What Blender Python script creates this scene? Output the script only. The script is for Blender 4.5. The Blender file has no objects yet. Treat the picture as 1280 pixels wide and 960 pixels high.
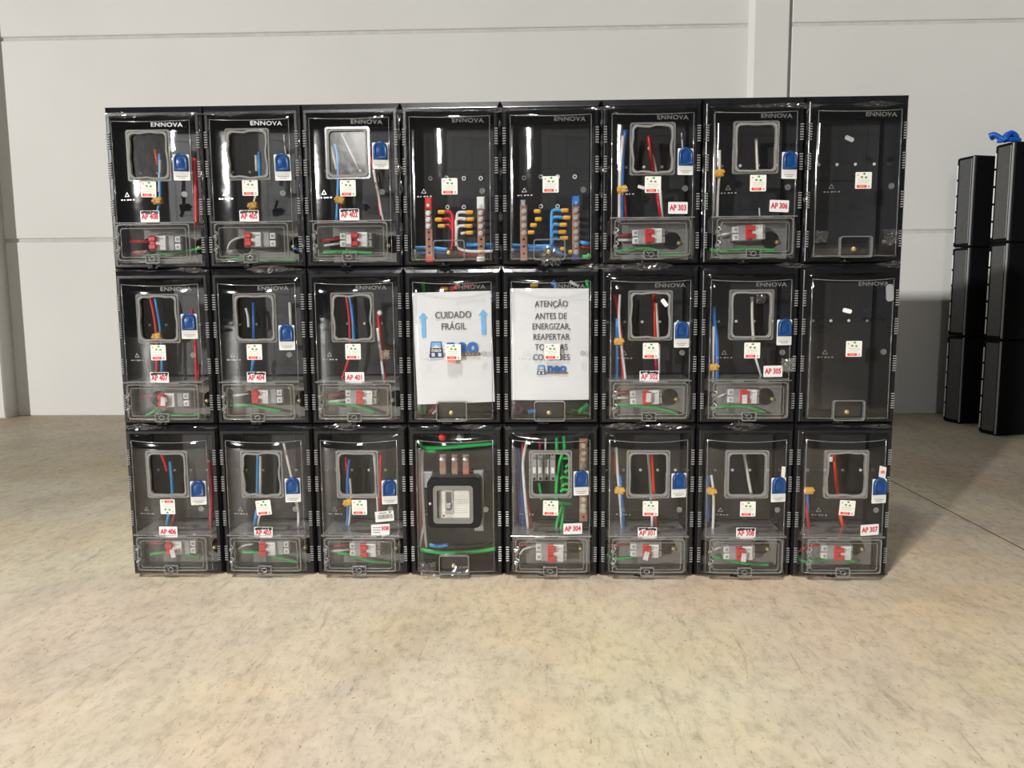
import bpy, math, random
from mathutils import Vector, Matrix, noise
random.seed(7)
sc = bpy.context.scene
C = sc.collection
PI = math.pi

# ------------------------------------------------------------------ camera
CAM = Vector((0.093, -2.0476, 0.7624))
FPX = 962.0
_p, _y, _r = 0.1132, -0.0328, -0.0072
FW = Vector((math.sin(_y)*math.cos(_p), math.cos(_y)*math.cos(_p), -math.sin(_p)))
_rt = Vector((math.cos(_y), -math.sin(_y), 0.0))
_up = _rt.cross(FW)
RT = _rt*math.cos(_r) + _up*math.sin(_r)
UP = _up*math.cos(_r) - _rt*math.sin(_r)
cd = bpy.data.cameras.new('camera')
cd.sensor_width = 36.0
cd.lens = FPX/1280*36.0
cd.clip_start = 0.05
cam = bpy.data.objects.new('camera', cd)
M = Matrix((( RT.x, UP.x, -FW.x, CAM.x), (RT.y, UP.y, -FW.y, CAM.y), (RT.z, UP.z, -FW.z, CAM.z), (0, 0, 0, 1)))
cam.matrix_world = M
C.objects.link(cam)
sc.camera = cam

# ------------------------------------------------------------------ light
w = bpy.data.worlds.new('hall_ambient')
sc.world = w
w.use_nodes = True
w.node_tree.nodes['Background'].inputs[0].default_value = (0.93, 0.97, 1.0, 1)
w.node_tree.nodes['Background'].inputs[1].default_value = 0.055

def area(name, loc, target, sx, sy, power, col=(1, 0.98, 0.94)):
    l = bpy.data.lights.new(name, 'AREA')
    l.shape = 'RECTANGLE'; l.size = sx; l.size_y = sy; l.energy = power; l.color = col
    o = bpy.data.objects.new(name, l); C.objects.link(o)
    o.location = loc
    o.rotation_euler = (Vector(target)-Vector(loc)).to_track_quat('-Z', 'Y').to_euler()
    return o
# rows of high-bay lamps in the hall behind the photographer
area('hall_lamp_far_left', (-52.9, -70.0, 14.35), (0.5, 0, 1.0), 2.3, 1.9, 54500, (1, 0.98, 0.935))
area('hall_lamp_far_middle', (-3.4, -14.0, 4.3), (0, 0, 1.0), 0.50, 1.5, 190)
# reflector high-bay lamp above the floor in front, plus an added left fill
def down_spot(name, loc, power):
    l = bpy.data.lights.new(name, 'SPOT'); l.energy = power; l.color = (1, 0.975, 0.915)
    l.spot_size = math.radians(69); l.spot_blend = 1.0; l.shadow_soft_size = 0.2
    o = bpy.data.objects.new(name, l); C.objects.link(o); o.location = loc
down_spot('high_bay_lamp', (-0.45, -2.1, 6.0), 1680)
down_spot('floor_fill_left', (-4.7, -0.7, 6.0), 480)  # added fill spot, brightens the far-left floor

vs = sc.view_settings
vs.view_transform = 'Standard'; vs.look = 'None'; vs.gamma = 1.0; vs.exposure = 0.0
vs.use_curve_mapping = False
sc.cycles.use_denoising = True
sc.cycles.max_bounces = 10
sc.cycles.transparent_max_bounces = 24

# ------------------------------------------------------------------ materials
def nodes(name):
    m = bpy.data.materials.new(name); m.use_nodes = True
    nt = m.node_tree
    return m, nt, nt.nodes['Principled BSDF']

def plain(name, col, rough=0.5, metal=0.0, spec=0.5, var=0.06, scale=40.0, bump=0.0):
    m, nt, b = nodes(name)
    b.inputs['Roughness'].default_value = rough
    b.inputs['Metallic'].default_value = metal
    b.inputs['Specular IOR Level'].default_value = spec
    tc = nt.nodes.new('ShaderNodeTexCoord')
    n = nt.nodes.new('ShaderNodeTexNoise'); n.inputs['Scale'].default_value = scale; n.inputs['Detail'].default_value = 3
    r = nt.nodes.new('ShaderNodeValToRGB')
    r.color_ramp.elements[0].position = 0.3; r.color_ramp.elements[1].position = 0.7
    r.color_ramp.elements[0].color = tuple(c*(1-var) for c in col)+(1,)
    r.color_ramp.elements[1].color = tuple(min(1, c*(1+var)) for c in col)+(1,)
    nt.links.new(tc.outputs['Object'], n.inputs['Vector'])
    nt.links.new(n.outputs['Fac'], r.inputs['Fac'])
    nt.links.new(r.outputs['Color'], b.inputs['Base Color'])
    if bump:
        bp = nt.nodes.new('ShaderNodeBump'); bp.inputs['Strength'].default_value = bump; bp.inputs['Distance'].default_value = 0.002
        nt.links.new(n.outputs['Fac'], bp.inputs['Height']); nt.links.new(bp.outputs['Normal'], b.inputs['Normal'])
    return m

def clear(name, tint, rough, base, opaque=0.0, opcol=(0.5, 0.5, 0.5), bump=0.0, bscale=30.0):
    """thin clear plastic: see-through with a facing-dependent gloss"""
    m = bpy.data.materials.new(name); m.use_nodes = True
    nt = m.node_tree; nt.nodes.clear(); N = nt.nodes.new; K = nt.links.new
    out = N('ShaderNodeOutputMaterial')
    tr = N('ShaderNodeBsdfTransparent'); tr.inputs[0].default_value = tint+(1,)
    gl = N('ShaderNodeBsdfGlossy'); gl.inputs['Roughness'].default_value = rough; gl.inputs['Color'].default_value = (1, 1, 1, 1)
    df = N('ShaderNodeBsdfDiffuse'); df.inputs[0].default_value = opcol+(1,)
    lw = N('ShaderNodeLayerWeight'); lw.inputs['Blend'].default_value = 0.5
    pw = N('ShaderNodeMath'); pw.operation = 'POWER'; pw.inputs[1].default_value = 5.0
    ml = N('ShaderNodeMath'); ml.operation = 'MULTIPLY_ADD'; ml.inputs[1].default_value = 0.9-base; ml.inputs[2].default_value = base
    K(lw.outputs['Facing'], pw.inputs[0]); K(pw.outputs[0], ml.inputs[0])
    mx0 = N('ShaderNodeMixShader'); mx0.inputs[0].default_value = opaque
    K(tr.outputs[0], mx0.inputs[1]); K(df.outputs[0], mx0.inputs[2])
    mx = N('ShaderNodeMixShader')
    K(ml.outputs[0], mx.inputs[0]); K(mx0.outputs[0], mx.inputs[1]); K(gl.outputs[0], mx.inputs[2])
    K(mx.outputs[0], out.inputs[0])
    if bump:
        tc = N('ShaderNodeTexCoord'); n = N('ShaderNodeTexNoise'); n.inputs['Scale'].default_value = bscale; n.inputs['Detail'].default_value = 2
        bp = N('ShaderNodeBump'); bp.inputs['Strength'].default_value = bump; bp.inputs['Distance'].default_value = 0.002
        K(tc.outputs['Object'], n.inputs['Vector']); K(n.outputs['Fac'], bp.inputs['Height'])
        K(bp.outputs['Normal'], gl.inputs['Normal']); K(bp.outputs['Normal'], lw.inputs['Normal'])
    return m

MT = {}
MT['black'] = plain('black_plastic', (0.012, 0.012, 0.014), 0.32, var=0.2, bump=0.05)
MT['flange'] = plain('black_gloss_plastic', (0.010, 0.010, 0.012), 0.22, var=0.2, scale=25, bump=0.12)
MT['plate'] = plain('dark_mounting_plate', (0.024, 0.024, 0.025), 0.42, var=0.15, scale=60)
MT['greyplate'] = plain('grey_terminal_plate', (0.23, 0.225, 0.21), 0.5, var=0.15, scale=30)
MT['clear'] = clear('clear_cover_plastic', (0.93, 0.935, 0.95), 0.05, 0.072, 0.006, (0.6, 0.6, 0.62), bump=0.22, bscale=18)
MT['lid'] = clear('clear_lid_plastic', (0.96, 0.96, 0.96), 0.05, 0.045, 0.02, (0.55, 0.55, 0.54), bump=0.2, bscale=25)
MT['rim'] = clear('clear_moulded_edge', (0.82, 0.82, 0.82), 0.14, 0.10, 0.26, (0.50, 0.50, 0.49))
MT['shelf'] = clear('smoky_shelf_plastic', (0.75, 0.75, 0.75), 0.15, 0.08, 0.40, (0.40, 0.40, 0.39))
MT['pane'] = clear('clear_window_pane', (0.97, 0.97, 0.96), 0.16, 0.016, 0.0, bump=0.2, bscale=22)
MT['rib'] = plain('ribbed_grey_plastic', (0.26, 0.26, 0.26), 0.3, var=0.2)
MT['film'] = clear('stretch_film', (0.97, 0.97, 0.97), 0.15, 0.13, 0.02, (0.8, 0.8, 0.8))
MT['emboss'] = clear('embossed_clear', (0.88, 0.88, 0.88), 0.25, 0.12, 0.14, (0.7, 0.7, 0.7))
MT['gasket'] = plain('grey_window_gasket', (0.24, 0.24, 0.23), 0.7, spec=0.2, var=0.12)
MT['white'] = plain('white_plastic', (0.86, 0.86, 0.85), 0.4, var=0.03)
MT['paper'] = plain('white_paper', (0.80, 0.81, 0.82), 0.8, var=0.02, scale=12)
MT['sticker'] = plain('sticker_paper', (0.84, 0.84, 0.78), 0.6, var=0.04, scale=60)
MT['red'] = plain('red_plastic', (0.72, 0.035, 0.03), 0.4)
MT['redink'] = plain('red_ink', (0.62, 0.02, 0.045), 0.6)
MT['pinkink'] = plain('pale_red_ink', (0.80, 0.20, 0.18), 0.6)
MT['greenink'] = plain('green_ink', (0.08, 0.30, 0.07), 0.6)
MT['greyink'] = plain('grey_ink', (0.45, 0.47, 0.42), 0.7)
MT['textink'] = plain('dark_grey_ink', (0.13, 0.13, 0.14), 0.7)
MT['blackink'] = plain('black_ink', (0.02, 0.02, 0.022), 0.6)
MT['skyink'] = plain('sky_blue_ink', (0.20, 0.52, 0.86), 0.7)
MT['blueink'] = plain('logo_blue_ink', (0.025, 0.17, 0.52), 0.7)
MT['navyink'] = plain('navy_ink', (0.02, 0.04, 0.20), 0.7)
MT['orangeink'] = plain('orange_ink', (0.62, 0.25, 0.05), 0.7)
MT['wire_red'] = plain('red_cable', (0.60, 0.02, 0.025), 0.35)
MT['wire_darkred'] = plain('dark_red_cable', (0.30, 0.012, 0.03), 0.35)
MT['wire_orange'] = plain('orange_red_cable', (0.75, 0.06, 0.03), 0.35)
MT['wire_blue'] = plain('blue_cable', (0.04, 0.20, 0.60), 0.35)
MT['wire_sky'] = plain('light_blue_cable', (0.06, 0.33, 0.72), 0.35)
MT['wire_white'] = plain('white_cable', (0.75, 0.73, 0.70), 0.4)
MT['wire_green'] = plain('green_cable', (0.02, 0.50, 0.10), 0.35)
MT['wire_black'] = plain('black_cable', (0.015, 0.015, 0.015), 0.35)
MT['wire_violet'] = plain('violet_cable', (0.14, 0.06, 0.30), 0.4)
MT['yellow'] = plain('yellow_clip', (0.80, 0.42, 0.05), 0.45)
MT['cap'] = plain('blue_seal_plastic', (0.010, 0.062, 0.22), 0.3)
MT['copper'] = plain('copper_bar', (0.42, 0.22, 0.15), 0.45, 0.25, var=0.15)
MT['steel'] = plain('zinc_steel', (0.70, 0.70, 0.68), 0.30, 0.7, var=0.1)
MT['brass'] = plain('brass', (0.62, 0.48, 0.22), 0.35, 0.7, var=0.1)
MT['grey'] = plain('light_grey_plastic', (0.36, 0.37, 0.38), 0.45)
MT['beige'] = plain('beige_panel', (0.50, 0.48, 0.43), 0.5)
MT['bezel'] = plain('matt_black_bezel', (0.008, 0.008, 0.009), 0.55, spec=0.3)
MT['bezelgrey'] = plain('grey_bezel', (0.20, 0.195, 0.18), 0.5)
MT['tan'] = plain('tan_tape', (0.45, 0.32, 0.22), 0.6)
MT['tower'] = plain('tower_black', (0.005, 0.005, 0.006), 0.6, spec=0.12, var=0.2)
MT['towersheen'] = plain('tower_side_sheen', (0.085, 0.087, 0.088), 0.4, var=0.1)  # grey raised to carry the bright hall reflected in the side
MT['hose'] = plain('bright_blue_cable', (0.01, 0.12, 0.62), 0.35)

def wall_material():
    m, nt, b = nodes('painted_precast_wall'); N = nt.nodes.new; K = nt.links.new
    tc = N('ShaderNodeTexCoord')
    n1 = N('ShaderNodeTexNoise'); n1.inputs['Scale'].default_value = 1.3; n1.inputs['Detail'].default_value = 5
    n2 = N('ShaderNodeTexNoise'); n2.inputs['Scale'].default_value = 90; n2.inputs['Detail'].default_value = 4
    K(tc.outputs['Object'], n1.inputs['Vector']); K(tc.outputs['Object'], n2.inputs['Vector'])
    r = N('ShaderNodeValToRGB')
    r.color_ramp.elements[0].position = 0.3; r.color_ramp.elements[0].color = (0.745, 0.742, 0.722, 1)
    r.color_ramp.elements[1].position = 0.75; r.color_ramp.elements[1].color = (0.80, 0.798, 0.778, 1)
    K(n1.outputs['Fac'], r.inputs['Fac']); K(r.outputs['Color'], b.inputs['Base Color'])
    bp = N('ShaderNodeBump'); bp.inputs['Strength'].default_value = 0.06; bp.inputs['Distance'].default_value = 0.003
    K(n2.outputs['Fac'], bp.inputs['Height']); K(bp.outputs['Normal'], b.inputs['Normal'])
    b.inputs['Roughness'].default_value = 0.6
    return m
MT['wall'] = wall_material()
MT['joint'] = plain('joint_sealant', (0.62, 0.61, 0.59), 0.7, var=0.08, scale=15)

def floor_material():
    m, nt, b = nodes('worn_concrete_floor'); N = nt.nodes.new; K = nt.links.new
    tc = N('ShaderNodeTexCoord')
    def noise_(scale, detail, rough=0.6, sx=1, sy=1, rot=0.0, dist=0.0):
        mp = N('ShaderNodeMapping'); mp.inputs['Scale'].default_value = (sx, sy, 1); mp.inputs['Rotation'].default_value = (0, 0, rot)
        n = N('ShaderNodeTexNoise'); n.inputs['Scale'].default_value = scale; n.inputs['Detail'].default_value = detail
        n.inputs['Roughness'].default_value = rough; n.inputs['Distortion'].default_value = dist
        K(tc.outputs['Object'], mp.inputs['Vector']); K(mp.outputs[0], n.inputs['Vector'])
        return n.outputs['Fac']
    def ramp(src, stops):
        r = N('ShaderNodeValToRGB'); e = r.color_ramp.elements
        while len(e) > 2: e.remove(e[-1])
        for i, (p, c) in enumerate(stops):
            if i < 2: e[i].position = p; e[i].color = c+(1,)
            else:
                x = e.new(p); x.color = c+(1,)
        K(src, r.inputs['Fac']); return r.outputs['Color']
    def mix(a, bb, fac, mode='MIX'):
        x = N('ShaderNodeMix'); x.data_type = 'RGBA'; x.blend_type = mode
        if isinstance(fac, float): x.inputs[0].default_value = fac
        else: K(fac, x.inputs[0])
        K(a, x.inputs[6]); K(bb, x.inputs[7]); return x.outputs[2]
    big = ramp(noise_(1.5, 6, 0.6, dist=0.6), [(0.28, (0.56, 0.475, 0.39)), (0.45, (0.64, 0.55, 0.435)), (0.60, (0.67, 0.59, 0.465)), (0.76, (0.60, 0.53, 0.43))])
    warm = ramp(noise_(1.3, 5, 0.6), [(0.45, (1, 1, 1)), (0.70, (1.0, 0.91, 0.78))])
    c = mix(big, warm, 1.0, 'MULTIPLY')
    grey = ramp(noise_(3.2, 8, 0.7, 1.4, 1.0, 0.35, 0.4), [(0.36, (0.80, 0.80, 0.81)), (0.56, (1, 1, 1))])
    c = mix(c, grey, 0.6, 'MULTIPLY')
    fine = ramp(noise_(26, 8, 0.75, 1.5, 0.8, 0.3), [(0.30, (0.66, 0.65, 0.63)), (0.50, (1, 1, 1)), (0.72, (1.10, 1.10, 1.09))])
    c = mix(c, fine, 0.95, 'MULTIPLY')
    scr = ramp(noise_(9, 6, 0.75, 3.5, 0.6, 0.55, 0.8), [(0.33, (0.62, 0.61, 0.60)), (0.43, (1, 1, 1))])
    c = mix(c, scr, 0.7, 'MULTIPLY')
    speck = ramp(noise_(75, 3, 0.6, 1.6, 0.7, 0.3), [(0.30, (0.42, 0.40, 0.39)), (0.37, (1, 1, 1))])
    c = mix(c, speck, 0.8, 'MULTIPLY')
    hue = ramp(noise_(0.75, 4, 0.55, dist=0.5), [(0.36, (1.03, 0.965, 0.945)), (0.50, (1.0, 1.0, 1.0)), (0.64, (0.965, 1.0, 0.94))])
    c = mix(c, hue, 1.0, 'MULTIPLY')
    blot = ramp(noise_(5.0, 7, 0.68, 1.4, 0.9, 0.5, 1.2), [(0.34, (0.80, 0.79, 0.79)), (0.47, (1, 1, 1)), (0.68, (1.07, 1.06, 1.03))])
    c = mix(c, blot, 0.6, 'MULTIPLY')
    K(c, b.inputs['Base Color'])
    rr = N('ShaderNodeMapRange'); rr.inputs[3].default_value = 0.42; rr.inputs[4].default_value = 0.7
    K(noise_(5, 5), rr.inputs[0]); K(rr.outputs[0], b.inputs['Roughness'])
    bp = N('ShaderNodeBump'); bp.inputs['Strength'].default_value = 0.12; bp.inputs['Distance'].default_value = 0.004
    K(noise_(30, 8, 0.7), bp.inputs['Height']); K(bp.outputs['Normal'], b.inputs['Normal'])
    b.inputs['Specular IOR Level'].default_value = 0.35
    return m
MT['floor'] = floor_material()

# ------------------------------------------------------------------ mesh helpers
class MB:
    def __init__(s): s.v = []; s.f = []; s.sm = []
    def add(s, vs_, fs, smooth=False):
        o = len(s.v); s.v += [tuple(v) for v in vs_]
        s.f += [tuple(i+o for i in f) for f in fs]; s.sm += [smooth]*len(fs)
        return s
    def box(s, x0, x1, y0, y1, z0, z1, bev=0.0):
        if bev <= 0:
            v = [(x, y, z) for x in (x0, x1) for y in (y0, y1) for z in (z0, z1)]
            return s.add(v, [(0, 1, 3, 2), (4, 6, 7, 5), (0, 4, 5, 1), (2, 3, 7, 6), (0, 2, 6, 4), (1, 5, 7, 3)])
        b = min(bev, (x1-x0)*.45, (y1-y0)*.45, (z1-z0)*.45)
        # chamfered front (y0) edges: loops in xz
        def loop(i, y): return [(x0+i, y, z0+i), (x1-i, y, z0+i), (x1-i, y, z1-i), (x0+i, y, z1-i)]
        v = loop(b, y0)+loop(0, y0+b)+loop(0, y1-b)+loop(b, y1)
        f = [(0, 1, 2, 3), (15, 14, 13, 12)]
        for k in range(3):
            for i in range(4):
                j = (i+1) % 4; a = k*4
                f.append((a+i, a+4+i, a+4+j, a+j))
        return s.add(v, f)
    def prism(s, pts, y0, y1):
        """polygon in xz (counter-clockwise seen from -y), extruded along y"""
        n = len(pts)
        v = [(p[0], y0, p[1]) for p in pts]+[(p[0], y1, p[1]) for p in pts]
        f = [tuple(range(n)), tuple(range(2*n-1, n-1, -1))]
        for i in range(n):
            j = (i+1) % n; f.append((i, i+n, j+n, j))
        return s.add(v, f)
    def ring(s, outer, inner, y0, y1):
        """frame between two loops of equal length in xz"""
        n = len(outer)
        v = [(p[0], y0, p[1]) for p in outer]+[(p[0], y0, p[1]) for p in inner]+[(p[0], y1, p[1]) for p in outer]+[(p[0], y1, p[1]) for p in inner]
        f = []
        for i in range(n):
            j = (i+1) % n
            f += [(i, j, n+j, n+i), (2*n+i, 3*n+i, 3*n+j, 2*n+j), (i, 2*n+i, 2*n+j, j), (n+i, n+j, 3*n+j, 3*n+i)]
        return s.add(v, f)
    def disc(s, cx, cz, r, y0, y1, n=14, dome=0.0):
        """cylinder along y with optionally domed front (towards -y)"""
        rows = [(r, y1), (r, y0)]
        if dome:
            rows = [(r, y1), (r, y0), (r*.85, y0-dome*.45), (r*.5, y0-dome*.85)]
        v = []
        for rr, y in rows: v += [(cx+rr*math.cos(2*PI*i/n), y, cz+rr*math.sin(2*PI*i/n)) for i in range(n)]
        f = [tuple(range(n))]
        for k in range(len(rows)-1):
            for i in range(n):
                j = (i+1) % n; f.append((k*n+i, k*n+j, (k+1)*n+j, (k+1)*n+i))
        k = len(rows)-1
        v.append((cx, rows[-1][1]-(dome*.15), cz)); c = len(v)-1
        for i in range(n): f.append((k*n+i, k*n+(i+1) % n, c))
        return s.add(v, f, bool(dome))
    def tube(s, pts, r, n=8, closed_ends=True, sub=6):
        P = [Vector(p) for p in pts]
        if len(P) > 2 and sub > 1:
            Q = []
            for i in range(len(P)-1):
                p0 = P[max(i-1, 0)]; p1 = P[i]; p2 = P[i+1]; p3 = P[min(i+2, len(P)-1)]
                for k in range(sub):
                    t = k/sub
                    Q.append(0.5*((2*p1)+(p2-p0)*t+(2*p0-5*p1+4*p2-p3)*t*t+(3*p1-p0-3*p2+p3)*t**3))
            Q.append(P[-1]); P = Q
        v = []; f = []
        ref = Vector((0.13, 1, 0.07))
        for i, p in enumerate(P):
            d = (P[min(i+1, len(P)-1)]-P[max(i-1, 0)]).normalized()
            if abs(d.dot(ref.normalized())) > .95: ref = Vector((1, .1, .2))
            a = d.cross(ref).normalized(); b = d.cross(a).normalized()
            rr = r(i/(len(P)-1)) if callable(r) else r
            v += [p+a*rr*math.cos(2*PI*k/n)+b*rr*math.sin(2*PI*k/n) for k in range(n)]
        for i in range(len(P)-1):
            for k in range(n):
                j = (k+1) % n; f.append((i*n+k, i*n+j, (i+1)*n+j, (i+1)*n+k))
        if closed_ends: f += [tuple(range(n-1, -1, -1)), tuple(range((len(P)-1)*n, len(P)*n))]
        return s.add(v, f, True)
    def grid(s, rows, smooth=True):
        n = len(rows[0]); v = [p for r_ in rows for p in r_]; f = []
        for i in range(len(rows)-1):
            for j in range(n-1): f.append((i*n+j, i*n+j+1, (i+1)*n+j+1, (i+1)*n+j))
        return s.add(v, f, smooth)
    def mesh(s, name):
        me = bpy.data.meshes.new(name); me.from_pydata(s.v, [], s.f)
        me.polygons.foreach_set('use_smooth', s.sm); me.update()
        return me

def obj(name, me, mat=None, parent=None, loc=(0, 0, 0), rot=(0, 0, 0)):
    if isinstance(me, MB): me = me.mesh(name)
    if mat is not None:
        if not me.materials: me.materials.append(MT[mat] if isinstance(mat, str) else mat)
    o = bpy.data.objects.new(name, me); C.objects.link(o)
    o.parent = parent; o.location = loc; o.rotation_euler = rot
    return o

def thing(name, label, cat, loc=(0, 0, 0), rotz=0.0, group=None):
    o = bpy.data.objects.new(name, None); C.objects.link(o); o.empty_display_size = 0.05
    o.location = loc; o.rotation_euler = (0, 0, rotz)
    o['label'] = label; o['category'] = cat
    if group: o['group'] = group
    return o
def tag(o, label=None, cat=None, group=None, kind=None):
    if label: o['label'] = label
    if cat: o['category'] = cat
    if group: o['group'] = group
    if kind: o['kind'] = kind
    return o

CACHE = {}
def shared(key, fn):
    if key not in CACHE: CACHE[key] = fn()
    return CACHE[key]

def text_mesh(body, size, sx=1.0, bold=0.0, depth=0.0003, align='CENTER', space=1.0):
    """lettering as a mesh standing in the xz plane, facing -y, origin at its centre"""
    key = ('text', body, size, sx, bold, depth, space)
    if key in CACHE: return CACHE[key]
    cu = bpy.data.curves.new('lettering', 'FONT'); cu.body = body; cu.size = size
    cu.align_x = 'CENTER'; cu.align_y = 'CENTER'; cu.extrude = depth; cu.offset = bold; cu.space_character = space
    cu.resolution_u = 3
    t = bpy.data.objects.new('lettering', cu); C.objects.link(t)
    dg = bpy.context.evaluated_depsgraph_get()
    me = bpy.data.meshes.new_from_object(t.evaluated_get(dg))
    bpy.data.objects.remove(t); bpy.data.curves.remove(cu)
    me.transform(Matrix.Rotation(PI/2, 4, 'X') @ Matrix.Diagonal((sx, 1, 1, 1)))
    me.materials.clear()
    CACHE[key] = me
    return me

def rrect(x0, x1, z0, z1, r, n=4, wob=0.0, seed=0):
    pts = []
    for cx, cz, a0 in ((x1-r, z0+r, -PI/2), (x1-r, z1-r, 0), (x0+r, z1-r, PI/2), (x0+r, z0+r, PI)):
        for k in range(n+1):
            a = a0+PI/2*k/n; pts.append((cx+r*math.cos(a), cz+r*math.sin(a)))
    if wob:   # insert side points and bend them
        out = []
        for i, p in enumerate(pts):
            out.append(p); q = pts[(i+1) % len(pts)]
            if math.hypot(q[0]-p[0], q[1]-p[1]) > .03:
                for k in range(1, 5):
                    t = k/5; s_ = wob*math.sin(PI*t)*math.sin(seed*1.7+i+2.2*t*PI)
                    nx, nz = q[1]-p[1], -(q[0]-p[0]); L_ = math.hypot(nx, nz)
                    out.append((p[0]+(q[0]-p[0])*t+nx/L_*s_, p[1]+(q[1]-p[1])*t+nz/L_*s_))
        pts = out
    return pts

def at(px, py, Y):
    """world point on the plane y = Y seen at a photograph pixel"""
    d = FW+RT*((px-640)/FPX)+UP*((480-py)/FPX)
    return CAM+d*((Y-CAM.y)/d.y)

# ------------------------------------------------------------------ the hall
WY = 2.90
fl = obj('floor', MB().grid([[(x, y, 0) for x in (-14, -7, 0, 7, 14)] for y in (WY+.15, -2, -8, -20)], False), 'floor'); tag(fl, kind='structure')
MT['sawcut'] = plain('saw_cut_dust', (0.16, 0.14, 0.11), 0.9, var=0.4, scale=9)
j = MB().grid([[(1.5405+.012*(t-.5), y, .0006), (1.5465+.012*(t-.5), y, .0006)] for t, y in ((0, 2.88), (.5, 1.0), (1, -1.9))], False)
obj('saw_cut_joint', j, 'sawcut', fl)
wb = obj('wall_back', MB().box(-9, 9, WY+.010, WY+.2, -.02, 5.0), 'joint'); tag(wb, kind='structure')
JZ = [-.01, 1.146, 2.394, 3.64, 5.0]
for (x0, x1) in ((-9, -3.65), (-3.40, 1.40), (1.652, 9)):
    for k in range(4):
        tilt = 0.0
        obj('wall_panel', MB().box(x0, x1, WY, WY+.03, JZ[k]+.010, JZ[k+1]-.010, 0.005), 'wall', wb)
pil = [(1.388, WY+.03), (1.388, WY), (1.418, WY-.034), (1.620, WY-.034), (1.6245, WY-.030), (1.6245, WY+.03)]
pm = MB().add([(x, y, z) for z in (0, 5.0) for x, y in pil], [tuple(range(5, -1, -1)), tuple(range(6, 12))]+[(i, (i+1) % 6, (i+1) % 6+6, i+6) for i in range(6)])
tag(obj('trim_1', pm, 'wall'), kind='structure')
tag(obj('trim_2', MB().box(-3.75, -3.347, WY-.125, WY+.03, 0, 5.0, 0.008), 'wall'), kind='structure')

# ------------------------------------------------------------------ meter box shapes
W, H = 0.26, 0.4215
HW = W/2-.0003
RC = 0.48          # radius of the bowed cover front
CF = -0.0265       # frontmost y of the cover
CX = 0.1035        # half width of the bowed front
CZ0, CZ1 = 0.010, 0.397
def front_y(x): return CF+x*x/(2*RC)

def housing_mesh():
    m = MB()
    h = H-.0006
    def loop(ix, zb, zt, y): return [(-HW+ix, y, zb), (HW-ix, y, zb), (HW-ix, y, h-zt), (-HW+ix, y, h-zt)]
    L = [loop(0, 0, 0, .145), loop(0, 0, 0, .012), loop(.0015, .0015, .0015, .006), loop(.007, .005, .016, -.003),
         loop(.009, .006, .018, -.004), loop(.0155, .011, .025, -.004), loop(.0165, .012, .026, -.002), loop(.0165, .012, .026, .138)]
    v = [p for l in L for p in l]; f = []
    for k in range(len(L)-1):
        for i in range(4):
            q = (i+1) % 4; f.append((k*4+i, k*4+q, k*4+4+q, k*4+4+i))
    f.append((3, 2, 1, 0)); e = (len(L)-1)*4; f.append((e, e+1, e+2, e+3))
    return m.add(v, f).mesh('housing')

def ribs_mesh():
    m = MB()
    for k in range(7):
        z = (k-3)*.0063
        m.box(-.0042, .0042, -.0035, .001, z-.0016, z+.0016, .001)
    return m.mesh('ribbed_clip')

def cover_mesh(x_half, cx, z0, z1, cf, drop=0.006, hole=None):
    """bowed clear cover: lip on the flange, rounded shoulders, cylindrical front"""
    prof = [(-x_half, 0.0), (-x_half+.001, .30), (-x_half+.0025, .62), (-x_half+.005, .86)]
    n = 14
    rows = []
    zs = [(z0, 0), (z0+.0006, .5), (z0+.0025, .85), (z0+.006, 1), ]
    m = 10
    za, zb = z0+.006, z1-.016
    zs += [(za+(zb-za)*k/m, 1.0) for k in range(1, m)]
    if hole: zs = [q for q in zs if all(abs(q[0]-h) > .008 for h in hole[2:])]+[(h, 1.0) for h in hole[2:]]; zs.sort()
    zs += [(zb, 1.0), (z1-.012, .84), (z1-.008, .60), (z1-.004, .30), (z1, 0)]
    xm = [-cx+2*cx*k/n for k in range(n+1)]
    if hole: xm = sorted([x for x in xm if all(abs(x-h) > .005 for h in hole[:2])]+list(hole[:2]))
    xs = [p[0] for p in prof]+xm+[-p[0] for p in reversed(prof)]
    base = -.004
    edge_d = -(cf+cx*cx/(2*RC))
    for z, g in zs:
        row = []
        for i, x in enumerate(xs):
            if i < len(prof): d = edge_d*prof[i][1]
            elif i >= len(xs)-len(prof): d = edge_d*prof[len(xs)-1-i][1]
            else: d = -(cf+x*x/(2*RC))
            zz = z-(drop*(1-(x/x_half)**2)*(g**2) if z > zb-.001 else 0)
            row.append((x, base+(-d-base)*g if d > .004 else base-d*g*.2, zz))
        rows.append(row)
    m = MB().grid(rows)
    if hole:     # open window in the bowed front
        keep = []
        for f in m.f:
            c_ = [sum(m.v[i][a] for i in f)/4 for a in (0, 2)]
            keep.append(not (hole[0] < c_[0] < hole[1] and hole[2] < c_[1] < hole[3]))
        m.f = [f for f, k in zip(m.f, keep) if k]; m.sm = [f for f, k in zip(m.sm, keep) if k]
    return m.mesh('cover')

def bead_mesh():
    """moulded edge round the bowed front of the cover"""
    m = MB(); zt = CZ1-.016
    arc = [(-CX+2*CX*k/12) for k in range(13)]
    top = [(x, front_y(x)-.0004, zt-.006*(1-(x/.1125)**2)) for x in arc]
    m.tube(top, .0011, 6, sub=1)
    for sx in (-1, 1): m.tube([(sx*CX, front_y(CX)-.0004, CZ0+.008), (sx*CX, front_y(CX)-.0004, zt-.001)], .0010, 6)
    m.tube([(x, front_y(x)-.0004, CZ0+.007) for x in arc], .0010, 6, sub=1)
    return m.mesh('cover_edge')

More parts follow.
